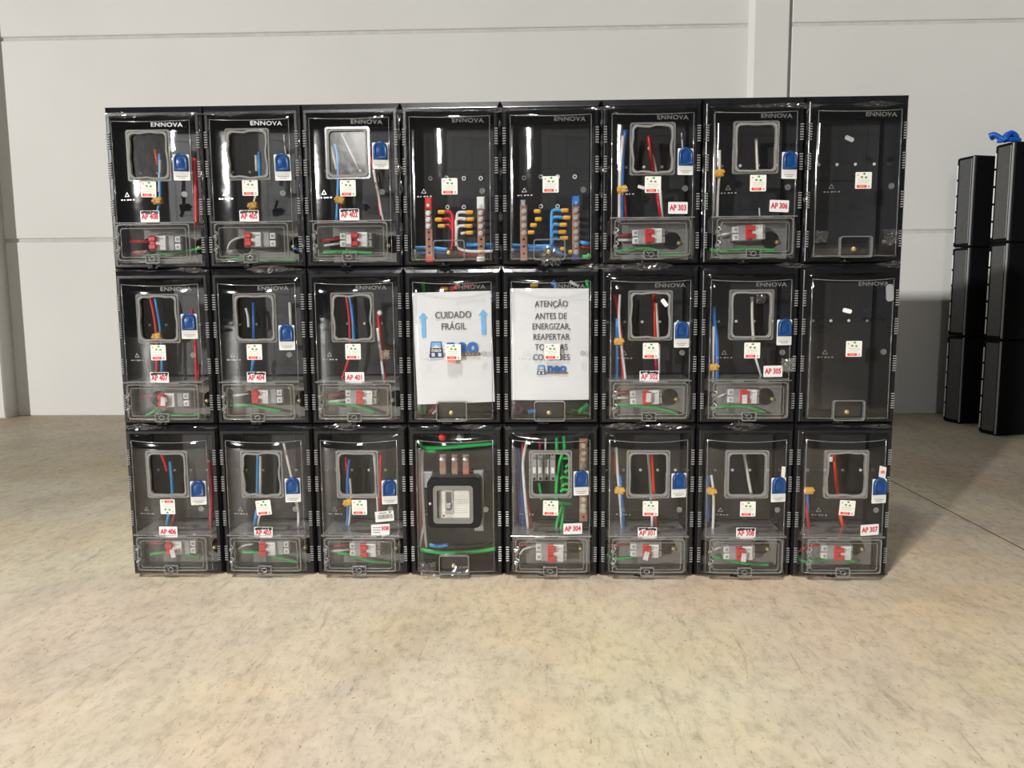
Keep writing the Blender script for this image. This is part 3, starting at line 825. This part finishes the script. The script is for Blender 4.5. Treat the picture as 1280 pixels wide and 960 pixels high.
b.wire('red', [(433, 369), (437, 400), (437, 440), (432, 462), (425, 480)], .064, .0046); b.wire('sky', [(437, 369), (441, 400), (442, 428)], .064, .004); b.wire('blue', [(440, 380), (443.5, 425)], .064, .004)
b.wire('red', [(473, 392), (477, 440), (482, 480)], .04, .0055); b.wire('white', [(472, 410), (477, 450), (480, 480)], .034, .0042)
p = b.L(475, 391, .036); obj('wire_end_cap', MB().disc(0, 0, .007, -.004, .004, 10, .003), 'white', b.t, p)
crumple(b, 482, 443, .03, .012, 12, 'tan', 'paper_tape')
b.lwire('darkred', [(409, 496), (431, 491)], .004); b.lwire('white', [(412, 502), (432, 500)]); b.lwire('green', [(408, 503), (430, 505), (450, 509), (470, 516)], .0046)

def stuffing(b, lst):
    for col, pts, rr in lst: b.wire(col, pts, .045, rr)
b = B(1, 3, 'clear-fronted black box behind the CUIDADO FRÁGIL paper sign in the middle row'); b.base(); b.plate(True, False); b.latch()
b.sticker(566.5, 440)
q, a = b.onfront(565, 449.5, .0008); obj('torn_pink_sticker', MB().prism([(-.012, -.006), (.008, -.010), (.012, .004), (-.012, .006)], -.0004, 0), 'pinkink', b.t, q, (0, 0, a))
stuffing(b, [('green', [(528, 340), (530, 365)], .006), ('orange', [(563, 362), (575, 358)], .007), ('tan', [(580, 358), (595, 356)], .008), ('green', [(524, 500), (525, 522)], .006), ('green', [(531, 503), (530, 522)], .006), ('darkred', [(537, 522), (545, 508)], .006), ('white', [(541, 522), (546, 512)], .004)] if 'wire_tan' in MT else [('green', [(528, 340), (530, 365)], .006), ('orange', [(563, 362), (575, 358)], .007), ('darkred', [(580, 358), (595, 356)], .006), ('green', [(524, 500), (525, 522)], .006), ('green', [(531, 503), (530, 522)], .006), ('darkred', [(537, 522), (545, 508)], .006), ('white', [(541, 522), (546, 512)], .004)])
lug(b, 556, 361, .04, .022)
b = B(1, 4, 'clear-fronted black box behind the ATENÇÃO paper sign in the middle row'); b.base(); b.plate(True, False); b.latch()
b.sticker(690, 439.6)
stuffing(b, [('blue', [(690, 345), (697, 360)], .008), ('white', [(712, 352), (724, 358)], .005), ('green', [(733, 345), (736, 362)], .005), ('darkred', [(645, 520), (652, 512), (643, 503)], .005), ('blue', [(660, 515), (680, 512)], .006), ('green', [(722, 522), (735, 505)], .007), ('green', [(716, 512), (738, 518)], .005)])
lug(b, 668, 357, .04, .022)

b = B(1, 5, 'clear-fronted black meter box labelled AP 302, right of the ATENÇÃO sign'); b.meter()
b.sticker(813.3, 438.4); b.ap('302', 811.5, 470.5, True); b.seal(851.8, 418.5); b.breaker(809, 497, 'C', -.04, tape=(811, 497, .05))
b.wire('red', [(768, 368), (773, 395), (777, 430), (780, 475)], .045, .0055); b.wire('blue', [(771, 398), (771, 475)], .042, .005); b.wire('white', [(775, 368), (774, 405), (778, 440), (782, 475)], .04, .0036); b.clip(773.5, 427, .03)
b.wire('orange', [(817.5, 368), (819, 425)], .064, .0050); b.wire('white', [(820, 379), (823, 425)], .064, .0042); b.wire('darkred', [(819.5, 448), (821, 466)], .064, .005); b.wire('white', [(824, 430), (824, 466)], .064, .0032); tape_and_glint(b, 830.5, 378.5, .9)
b.lwire('darkred', [(768, 492), (792, 489)], .0045); b.lwire('white', [(768, 497.5), (792, 497)]); b.lwire('green', [(772, 506), (800, 508), (825, 511), (847, 520)], .0042)
b = B(1, 6, 'clear-fronted black meter box labelled AP 305, left of the empty middle-row box'); b.meter()
b.sticker(940, 438); b.ap('305', 965.8, 464); b.seal(980, 415.5); b.breaker(931.4, 495.7, 'C', .02, tape=(931, 499, 0))
b.wire('blue', [(892, 383), (893, 405), (896, 430), (896, 478)], .045, .006); b.wire('white', [(892, 408), (891, 478)], .04, .0036); b.clip(892, 459, .03)
b.wire('white', [(940, 371), (940, 395), (942, 425)], .064, .0044); b.wire('white', [(944, 446), (952, 472)], .064, .0032)
b.lwire('white', [(896, 497), (914, 489)], .003); b.lwire('green', [(888, 510), (910, 508), (935, 509), (957, 516)], .0042)
crumple(b, 950, 374, -.034, .012, 21); crumple(b, 984, 456, -.034, .018, 22, 'emboss')
b = B(1, 7, 'empty clear-fronted black meter box at the right end of the middle row'); b.base(); b.plate(True); b.latch()
b.sticker(1067, 436); tape_and_glint(b, 1058.8, 388.5, .25); tape_and_glint(b, 1112, 366, 1.5, 'grey', 1.9)  # last, large grey oval is a bright reflection built as a solid piece

# ---- bottom row
b = B(2, 0, 'clear-fronted black meter box labelled AP 406 in the bottom left corner'); b.meter()
b.sticker(210, 633.3, PI); b.ap('406', 211, 664.4); b.seal(248.3, 616); b.breaker(223, 685, 'L', tape=(216, 692, -.2))
b.wire('red', [(202, 567), (206, 578), (209, 589)], .064, .0046); b.wire('sky', [(213, 577), (215, 600), (216, 624)], .064, .005); b.wire('sky', [(211, 642), (208, 658)], .064, .004); b.wire('darkred', [(218, 642), (215, 658)], .064, .004)
b.wire('darkred', [(261, 575), (265, 620), (262, 667)], .03, .007)
b.lwire('red', [(182, 679), (204, 679)], .003); b.lwire('green', [(188, 693), (208, 690)], .0042); b.lwire('green', [(226, 691), (240, 694), (250, 697)], .0042)
b = B(2, 1, 'clear-fronted black meter box labelled AP 403, second from the left in the bottom row'); b.meter()
b.sticker(329.8, 634.4, -.09); b.ap('403', 329.8, 665, True); b.seal(366.3, 612.5); b.breaker(340, 686, 'L')
b.wire('sky', [(322.5, 565), (322, 595), (321.5, 622)], .064, .0046); b.wire('sky', [(321, 638), (318, 658)], .064, .0046); b.wire('white', [(326, 570), (325.5, 622)], .064, .0042); b.wire('white', [(325, 642), (322, 659)], .064, .003)
b.wire('white', [(355, 553), (361, 580), (366, 600)], .045, .0045); b.wire('white', [(370, 625), (373, 640), (373, 660)], .045, .004)
b.lwire('green', [(303, 690), (325, 691), (345, 696), (372, 706)], .0046); b.lwire('white', [(298, 686), (305, 682), (316, 680)], .0025)
b = B(2, 2, 'clear-fronted black meter box with a barcode sticker on its cover'); b.meter()
b.sticker(449.5, 634); b.seal(487, 615); b.breaker(456, 688, 'C')
b.wire('red', [(432.5, 572), (434, 592)], .064, .004); b.wire('blue', [(437, 574), (434.5, 600), (435, 640), (433, 662)], .064, .0046); b.wire('white', [(437.5, 598), (439, 625), (436, 657)], .064, .0036); b.clip(435.5, 628)
b.wire('red', [(476, 567), (475.5, 605), (475, 640)], .045, .0046); b.wire('white', [(467.5, 570), (470, 600), (472.5, 640)], .064, .0034)
b.lwire('darkred', [(414, 682), (437, 681)], .0045); b.lwire('white', [(414, 689), (437, 687)]); b.lwire('green', [(422, 691), (440, 694), (465, 702), (488, 708)], .0046)
q, a = b.onfront(480.8, 645, .0020); s_ = obj('barcode_sticker', MB().prism(rrect(-.025, .025, -.0145, .0145, .001, 1), -.0005, 0), 'paper', b.t, q, (0, -.06, a))
m = MB(); x = -.018; rnd = random.Random(4)
while x < .020:
    wd = rnd.choice((.0007, .0012, .002)); m.box(x, x+wd, -.001, -.0004, -.007, .005); x += wd+rnd.choice((.0008, .0015))
m.box(-.014, .006, -.001, -.0004, .0085, .0105); m.box(.012, .018, -.001, -.0004, .0085, .0115)
obj('barcode_print', m, 'textink', s_)
q, a = b.onfront(475.8, 662.3, .0014); s_ = obj('torn_label', MB().prism([(-.025, -.0145), (.003, -.0145), (.003, -.021), (.010, -.0175), (.024, -.013), (.025, .0165), (-.025, .0155)], -.0005, 0), 'paper', b.t, q, (0, 0, a))
m = MB()
for k in range(3):
    x = -.020
    while x < -.002: wd = rnd.uniform(.002, .005); m.box(x, x+wd, -.001, -.0004, .006-k*.0065, .0078-k*.0065); x += wd+.001
obj('label_print', m, 'textink', s_); obj('lettering', text_mesh('308', .0155, .9, .0004), 'redink', s_, (.012, -.0009, .004))

# main switch box
b = B(2, 3, 'clear-fronted black box holding the large main circuit breaker in the bottom row'); b.base(); b.plate(True, False); b.latch()
def fr(b, x0, y0, x1, y1, y): p = b.L(x0, y0, y); q = b.L(x1, y1, y); return p.x, q.x, q.z, p.z
X0, X1, Z0, Z1 = fr(b, 533.5, 599, 601, 660, -.036)
mb = obj('main_breaker', MB().ring(rrect(X0, X1, Z0, Z1, .014, 5), rrect(X0+.016, X1-.020, Z0+.012, Z1-.018, .008, 5), -.036, .05), 'bezel', b.t)
obj('breaker_bezel', MB().ring(rrect(X0+.016, X1-.020, Z0+.012, Z1-.018, .010, 5), rrect(X0+.026, X1-.030, Z0+.024, Z1-.030, .006, 5), -.037, .0), 'bezelgrey', mb)
fx0, fx1, fz0, fz1 = X0+.022, X1-.026, Z0+.018, Z1-.022
obj('breaker_face', MB().box(fx0, fx1, -.020, .05, fz0, fz1), 'beige', mb)
obj('rating_plate', MB().box(fx0+.012, fx1-.004, -.022, -.018, fz0+.006, fz1-.014), 'sticker', mb)
cx = fx0+.035
obj('switch_surround', MB().ring(rrect(cx-.011, cx+.011, fz0+.016, fz1-.010, .001, 1), rrect(cx-.0075, cx+.0075, fz0+.028, fz1-.016, .001, 1), -.025, -.020), 'beige', mb)
obj('switch_handle', MB().box(cx-.006, cx+.006, -.033, -.020, fz0+.034, fz0+.048, .002), 'grey', mb)
obj('switch_slot', MB().box(cx-.0072, cx+.0072, -.0235, -.021, fz0+.028, fz1-.016), 'textink', mb)
m = MB(); rnd = random.Random(9)
for k in range(7):
    z = fz0+.020+k*.006
    for (u0, u1) in ((fx0+.014, cx-.013), (cx+.014, fx1-.008)):
        x = u0
        while x < u1-.003: wd = rnd.uniform(.002, .006); m.box(x, min(x+wd, u1), -.0226, -.0215, z, z+.0012); x += wd+.0015
obj('rating_print', m, 'greyink', mb); obj('red_dot', MB().disc(fx0+.020, fz0+.012, .003, -.0228, -.0215, 8), 'redink', mb)
for x_ in (X0+.012,): obj('bezel_screw', MB().disc(x_-.004, (Z0+Z1)/2, .004, -.039, -.035, 8, .002), 'steel', mb)
for (x0, y0, x1, y1) in ((528, 590, 541, 610), (592, 588, 605, 664)):
    u0, u1, v0, v1 = fr(b, x0, y0, x1, y1, .03); obj('mounting_bracket', MB().box(u0, u1, .03, .055, v0, v1, .002), 'grey', b.t)
for k, (px, col) in enumerate(((553.5, 'tan'), (568.5, 'tan'), (582.5, 'pinkink'))):
    u0, u1, v0, v1 = fr(b, px-4, 568, px+4, 598, .02)
    t_ = obj('busbar_terminal', MB().box(u0, u1, .02, .026, v0, v1, .001), 'copper', b.t)
    obj('bolt', MB().disc((u0+u1)/2, v1-.012, .0085, .008, .02, 6, .003), 'steel', t_)
    obj('insulation_sleeve', MB().box(u0-.0005, u1+.0005, .018, .027, v0+.014, v0+.030, .002), col, t_)
    obj('nut', MB().disc((u0+u1)/2, v0+.004, .006, .006, .02, 6), 'steel', t_)
p = b.L(553, 546, .03); obj('red_cable_cap', MB().disc(0, 0, .010, -.01, .03, 12, .004), 'red', b.t, p)
p = b.L(575, 547, .03); obj('grey_cable_cap', MB().disc(0, 0, .009, -.01, .03, 12, .004), 'grey', b.t, p)
b.wire('darkred', [(521, 562), (522, 600), (526, 640), (525, 684)], .045, .0075); b.wire('white', [(528, 562), (528, 600), (530, 650), (533, 684)], .035, .0040); b.wire('white', [(530, 655), (523, 684)], .035, .003)
b.wire('green', [(521, 549), (528, 558), (545, 560), (575, 558), (624, 554)], .04, .0060); b.wire('green', [(521, 551), (530, 562), (545, 564)], .045, .005); b.wire('green', [(523, 687), (555, 691), (590, 690), (623, 686)], .03, .0058); b.wire('sky', [(537, 681), (548, 683), (560, 681)], .045, .0055); b.wire('black', [(560, 684), (600, 682), (615, 676)], .045, .0045)
crumple(b, 575, 716, -.030, .022, 31); crumple(b, 535, 712, -.030, .022, 32)

# surge arrester / earth box
b = B(2, 4, 'clear-fronted black meter box labelled AP 304 with surge arresters and green earth wires'); b.meter()
b.sticker(688.3, 634.8, .02); b.ap('304', 715.8, 660.6); b.seal(726.3, 603.8); b.breaker(690, 691.5, 'C', h=.026)
for k in range(4):
    px = 667.6+k*7.8
    u0, u1, v0, v1 = fr(b, px-3.8, 565, px+3.8, 601, .03)
    s_ = obj('surge_arrester', MB().box(u0+.0004, u1-.0004, .03, .06, v0, v1, .0015).box(u0+.0006, u1-.0006, .020, .032, v0+.018, v1-.018, .002), 'grey', b.t)
    obj('status_window', MB().box(u0+.004, u1-.004, .0185, .021, v0+.024, v0+.040), 'white', s_)
    for z in (v0+.006, v1-.006): obj('arrester_screw', MB().disc((u0+u1)/2, z, .0035, .028, .031, 8), 'blackink', s_)
b.wire('green', [(704, 564), (699, 580), (696, 600), (695, 624)], .035, .0046)
for (x0, y0, x1, y1) in ((701, 573, 714, 573), (707, 581, 713, 582), (706, 588, 713, 590), (701, 596, 714, 598), (703, 605, 714, 605), (701, 612, 714, 613)): b.wire('green', [(x0, y0+3), (x0+3, y0), (x1, y1)], .04, .0042)
b.wire('green', [(702, 576), (703, 600), (702, 622)], .064, .004); b.wire('green', [(674, 604), (677, 624)], .045, .004); b.wire('green', [(696, 547), (696, 568)], .045, .005); b.wire('green', [(705, 545), (706, 566)], .045, .005); b.wire('green', [(697, 566), (710, 565)], .04, .004); b.wire('green', [(699, 629), (714, 630)], .04, .004)
b.wire('green', [(703, 632), (697, 650), (695, 662)], .045, .004); b.wire('green', [(705, 632), (703, 650), (701, 662)], .045, .004); b.wire('white', [(682, 548), (682, 566)], .064, .003); b.wire('darkred', [(675, 550), (675, 566)], .064, .004)
b.wire('blue', [(648, 560), (651, 600), (654, 660)], .064, .0055); b.wire('white', [(659, 550), (654, 575), (655, 605), (660, 660)], .035, .0042); b.wire('red', [(653, 555), (655, 600), (664, 660)], .045, .0042); b.wire('violet', [(645, 560), (648, 600), (651, 655)], .064, .005)
bar(b, 729.5, 548, 652, .04, .022, 'copper', (646,))
for yy in (557, 566, 574, 582, 591, 600, 608, 616, 624, 632, 638): nut(b, 729.5, yy, .036, 'brass' if yy < 600 else 'steel')
b.lwire('darkred', [(648, 682), (662, 680)]); b.lwire('white', [(650, 693), (656, 686), (674, 682)], .003)

b = B(2, 5, 'clear-fronted black meter box labelled AP 301 in the bottom row, third from the right'); b.meter()
b.sticker(813, 635.5); b.ap('301', 809, 665.7, True); b.seal(848.3, 606.4); b.breaker(809, 689, 'C', tape=(808, 695, .25))
b.wire('white', [(770, 559), (772, 590), (775, 620), (778, 660)], .045, .0046); b.wire('red', [(767, 569), (769, 592)], .048, .005); b.wire('blue', [(775, 594), (779, 660)], .045, .006); b.clip(774.5, 613, .03)
b.wire('white', [(810, 565), (812, 590), (814, 624)], .064, .0042); b.wire('orange', [(814, 565), (816, 590), (818, 624)], .064, .005); b.wire('white', [(815, 644), (815, 660)], .064, .0036); b.wire('darkred', [(819, 644), (821, 659)], .064, .005)
b.lwire('darkred', [(760, 682), (788, 680)], .0042); b.lwire('green', [(756, 692), (765, 698), (780, 698), (802, 694)], .0042)
b = B(2, 6, 'black meter box with a slanting white wire in its window, left of AP 307'); b.meter()
b.sticker(934.6, 636); b.ap('308', 932, 666, True); b.seal(972.7, 612); b.breaker(926, 692, 'C', -.04, tape=(930, 697, .1))
b.wire('blue', [(885, 595), (884, 620), (884, 652)], .045, .006); b.wire('white', [(889, 594), (892, 620), (891, 667)], .04, .0038); b.clip(889, 614, .03)
b.wire('white', [(930, 566), (934, 590), (940, 622)], .064, .0044); q, a = b.onfront(979, 590, .001); obj('pink_tag', MB().prism([(-.006, -.014), (.004, -.016), (.006, .014), (-.005, .016)], -.0006, 0), 'sticker', b.t, q, (0, 0, a))
b.lwire('white', [(892, 688), (898, 685), (910, 684)], .0028); b.lwire('green', [(890, 695), (915, 701), (940, 707), (960, 712)], .0044)
b = B(2, 7, 'clear-fronted black meter box labelled AP 307 in the bottom right corner'); b.meter()
b.sticker(1058.7, 634.8, .07); b.ap('307', 1086.5, 662, rot=-.03); b.seal(1098.5, 613.6); b.breaker(1048.9, 691.5, 'C')
b.wire('orange', [(1042, 565), (1045, 595), (1048, 622)], .064, .005); b.wire('orange', [(1050, 643), (1055, 664)], .064, .005); b.clip(1010.5, 613, .03); b.wire('blue', [(1009, 618), (1010, 642)], .045, .0042); b.wire('red', [(1007, 628), (1011, 660)], .045, .0046)
p = b.L(1038, 574, .04); obj('white_tag', MB().box(-.006, .006, 0, .001, -.007, .007), 'white', b.t, p)
q, a = b.onfront(1103, 590, .001); s_ = obj('pink_tag', MB().prism([(-.011, -.012), (.009, -.018), (.011, .012), (-.009, .018)], -.0006, 0), 'sticker', b.t, q, (0, 0, a)); obj('red_print', MB().box(-.006, .006, -.001, -.0005, -.004, .004), 'pinkink', s_)
b.lwire('red', [(993, 692), (1003, 686), (1015, 682), (1032, 682)], .004); b.lwire('green', [(996, 688), (998, 698), (1006, 702), (1025, 700), (1046, 698), (1070, 702)], .0042)

# ------------------------------------------------------------------ paper signs
def sheet(quad, y, label):
    P = [at(q[0], q[1], y) for q in quad]      # tl, tr, br, bl
    c = (P[2]+P[3])/2
    t = thing('paper_sign', label, 'paper sign', c, 0, 'paper signs inside the covers')
    rows = []
    for i in range(13):
        v = i/12; row = []
        for k in range(11):
            u = k/10
            p = (P[0]*(1-u)+P[1]*u)*(1-v)+(P[3]*(1-u)+P[2]*u)*v
            row.append((p.x-c.x, p.y-c.y-.006*(1-(2*u-1)**2)+.0006*math.sin(9*v+3*u), p.z-c.z))
        rows.append(row)
    back = [[(p[0], p[1]+.0004, p[2]) for p in r_] for r_ in reversed(rows)]
    obj('sheet', MB().grid(rows).grid(back), 'paper', t)
    return t, c
def onsheet(c, px, py, y):
    p = at(px, py, y)-c; return (p.x, p.y, p.z)
SY = -.006; FY = SY-.0075
t, c = sheet([(515, 366), (613, 363.5), (618.5, 502), (522, 505.5)], SY, 'white sheet reading CUIDADO FRÁGIL with two blue up arrows and a neo logo')
obj('lettering', text_mesh('CUIDADO', .0250, .83, .00025, .0004), 'textink', t, onsheet(c, 566.3, 394, FY), (0, -.02, 0))
obj('lettering', text_mesh('FRÁGIL', .0250, .83, .00025, .0004), 'textink', t, onsheet(c, 567, 408.5, FY), (0, -.02, 0))
arrow = [(-.006, -.033), (.006, -.033), (.006, .018), (.0125, .018), (0, .033), (-.0125, .018), (-.006, .018)]
for px, py in ((529.3, 406.5), (604, 402.5)):
    obj('arrow', MB().prism(arrow, -.0003, .001), 'skyink', t, onsheet(c, px, py, FY+.003), (0, -.03, 0))
def logo(t, c, px, py, s_, rot):
    """blue neo wordmark with a small house badge on the left and a dark tagline bar"""
    g = obj('logo', text_mesh('neo', .0560*s_, .92, .0026*s_, .0004, space=1.08), 'blueink', t, onsheet(c, px, py, FY), (0, rot, 0))
    obj('tagline_bar', MB().box(-.0475*s_, .0475*s_, -.0005, .0005, -.0255*s_, -.0165*s_), 'textink', g)
    m = MB(); rnd = random.Random(2)
    for k in range(9):
        x = (-.044+k*.0100)*s_; m.box(x, x+.006*s_, -.0009, 0, (-.0238+rnd.uniform(0, .001))*s_, (-.0185-rnd.uniform(0, .001))*s_)
    obj('tagline_print', m, 'orangeink', g)
    o, oz = -.0690*s_, -.0075*s_
    def q(pts): return [(o+x*s_, oz+z*s_) for x, z in pts]
    obj('badge', MB().prism(q([(-.0195, -.021), (.0195, -.021), (.0135, .0215), (-.0135, .0215)]), -.0004, .0005), 'navyink', g)
    obj('badge_roof', MB().prism(q([(-.0135, .004), (.0135, .004), (.0118, .0195), (-.0118, .0195)]), -.0008, 0), 'skyink', g)
    obj('badge_peak', MB().prism(q([(-.0125, .004), (.0125, .004), (.0, .013)]), -.0011, 0), 'paper', g)
    obj('badge_pane', MB().prism(q([(-.0130, -.0180), (-.0045, -.0180), (-.0045, -.0085), (-.0130, -.0085)]), -.0008, 0), 'paper', g)
    obj('badge_pane', MB().prism(q([(.0045, -.0180), (.0130, -.0180), (.0130, -.0085), (.0045, -.0085)]), -.0008, 0), 'paper', g)
    obj('badge_band', MB().prism(q([(-.0175, -.0065), (.0175, -.0065), (.0160, .0045), (-.0160, .0045)]), -.0012, 0), 'blackink', g)
    obj('lettering', text_mesh('neo', .0150*s_, 1.15, .0003, .0003), 'sticker', g, (o, -.0014, oz-.001*s_))
logo(t, c, 577.7, 433.0, 1.0, -.015)
t, c = sheet([(637.8, 360.5), (736, 360.5), (736, 499.5), (639.5, 500)], SY, 'white sheet reading ATENÇÃO ANTES DE ENERGIZAR with a small neo logo')
for s_, px, py in (('ATENÇÃO', 689, 380.3), ('ANTES DE', 688.7, 395.5), ('ENERGIZAR,', 689, 408.5), ('REAPERTAR', 689, 421.5), ('TODAS AS', 689, 434.3), ('CONEXÕES', 689, 447)):
    obj('lettering', text_mesh(s_, .0230, .80, .00025, .0004), 'textink', t, onsheet(c, px, py, FY))
logo(t, c, 696.0, 460.3, .60, 0)

# ------------------------------------------------------------------ stretch film round the joints
def film(name_label, p0, p1, width, seed, nseg=280):
    rnd = random.Random(seed); rows = []
    d = Vector(p1)-Vector(p0); horiz = abs(d.x) > abs(d.z)
    for i in range(nseg+1):
        t = i/nseg; p = Vector(p0)+d*t; row = []
        ww = width*max(.03, .2+1.5*noise.noise(Vector((t*19, seed*5.3, 0))))
        for k in range(6):
            u = k/5-.5
            n_ = noise.noise(Vector((t*55, u*3, seed*3.1)))
            yy = p.y-.002-.006*abs(n_)-rnd.uniform(0, .0032)
            if horiz: row.append((p.x, yy, p.z+u*ww+.003*noise.noise(Vector((t*30, 7, seed)))))
            else: row.append((p.x+u*ww+.002*noise.noise(Vector((t*30, 7, seed))), yy, p.z))
        rows.append(row)
    o = obj('stretch_film', MB().grid(rows, False), 'film')
    return tag(o, name_label, 'plastic film', 'stretch film over the joints')
film('crinkled clear stretch film along the top edge of the wall of boxes', (-1.03, -.006, 1.238), (1.03, -.006, 1.238), .014, 1)
film('crinkled clear stretch film along the joint between top and middle rows', (-1.03, -.009, .838), (1.03, -.009, .838), .026, 2)
film('crinkled clear stretch film along the joint between middle and bottom rows', (-1.03, -.009, .416), (1.03, -.009, .416), .026, 3)
names = ['leftmost upright strip of clear stretch film between two top-row boxes', 'second upright strip of clear stretch film from the left', 'upright strip of clear stretch film left of the red busbar box',
         'upright strip of clear stretch film between the two busbar boxes', 'upright strip of clear stretch film right of the blue busbar box', 'upright strip of clear stretch film left of the AP 306 box', 'rightmost upright strip of clear stretch film, beside the empty corner box']
for k in range(7):
    x = -1.04+W*(k+1)
    film(names[k], (x, -.010, .86), (x, -.010, 1.23), .012, 10+k, 60)

# ------------------------------------------------------------------ black panels standing by the wall
def unit(x0, y0, z0, label, rz, h=.512, w_=.56, d=.125):
    t = thing('black_enclosure', label, 'electrical enclosure', (x0, y0, z0), rz, 'black enclosures standing by the wall')
    obj('shell', MB().box(0, w_, 0, d, .002, h-.001, .006), 'tower', t)
    obj('side_panel', MB().box(-.006, .004, .022, d-.016, .022, h-.016, .002), 'towersheen', t)
    obj('edge_rail', MB().box(-.009, .003, .006, .011, .010, h-.006, .001), 'grey', t)
    r_ = obj('hinge_rail', MB().box(-.007, .003, d-.013, d-.003, .008, h-.006, .001), 'tower', t)
    n = 5
    for k in range(n):
        z = .03+k*(h-.06)/n
        obj('hinge_leaf', MB().box(-.012, -.006, d-.011, d-.006, z, z+(h-.06)/n-.012, .001), 'white', r_)
    return t
for (x0, y0, rz, nm) in ((2.572, 2.49, .27, 'farther'), (2.555, 2.10, .19, 'nearer')):
    for k, pos in enumerate(('bottom', 'middle', 'top')):
        unit(x0, y0, k*.513, '%s black enclosure in the %s of the two tall stacks by the wall' % (pos, nm), rz)
t = thing('blue_cable_coil', 'bright blue cable loops on top of the nearer black stack', 'cable', (2.60, 2.17, 1.5385))
def cp(px, py, y): p = at(px, py, y)-Vector((2.60, 2.17, 1.5385)); p.z = max(p.z+.020, .0145); return p
for k, pts in enumerate(([(1256, 185, 2.15), (1250, 177, 2.16), (1242, 173, 2.17), (1236, 175, 2.18)], [(1258, 184, 2.18), (1252, 178, 2.19), (1244, 175, 2.2), (1239, 178, 2.2)], [(1256, 186, 2.14), (1258, 176, 2.15), (1263, 171, 2.16), (1269, 174, 2.17), (1272, 181, 2.18)], [(1253, 185, 2.16), (1257, 174, 2.18), (1262, 172, 2.2), (1267, 176, 2.2), (1270, 181, 2.2)], [(1246, 183, 2.17), (1254, 180, 2.16), (1264, 179, 2.16), (1274, 181, 2.17)])):
    obj('cable_strand', MB().tube([cp(*p) for p in pts], .013, 10), 'hose', t)
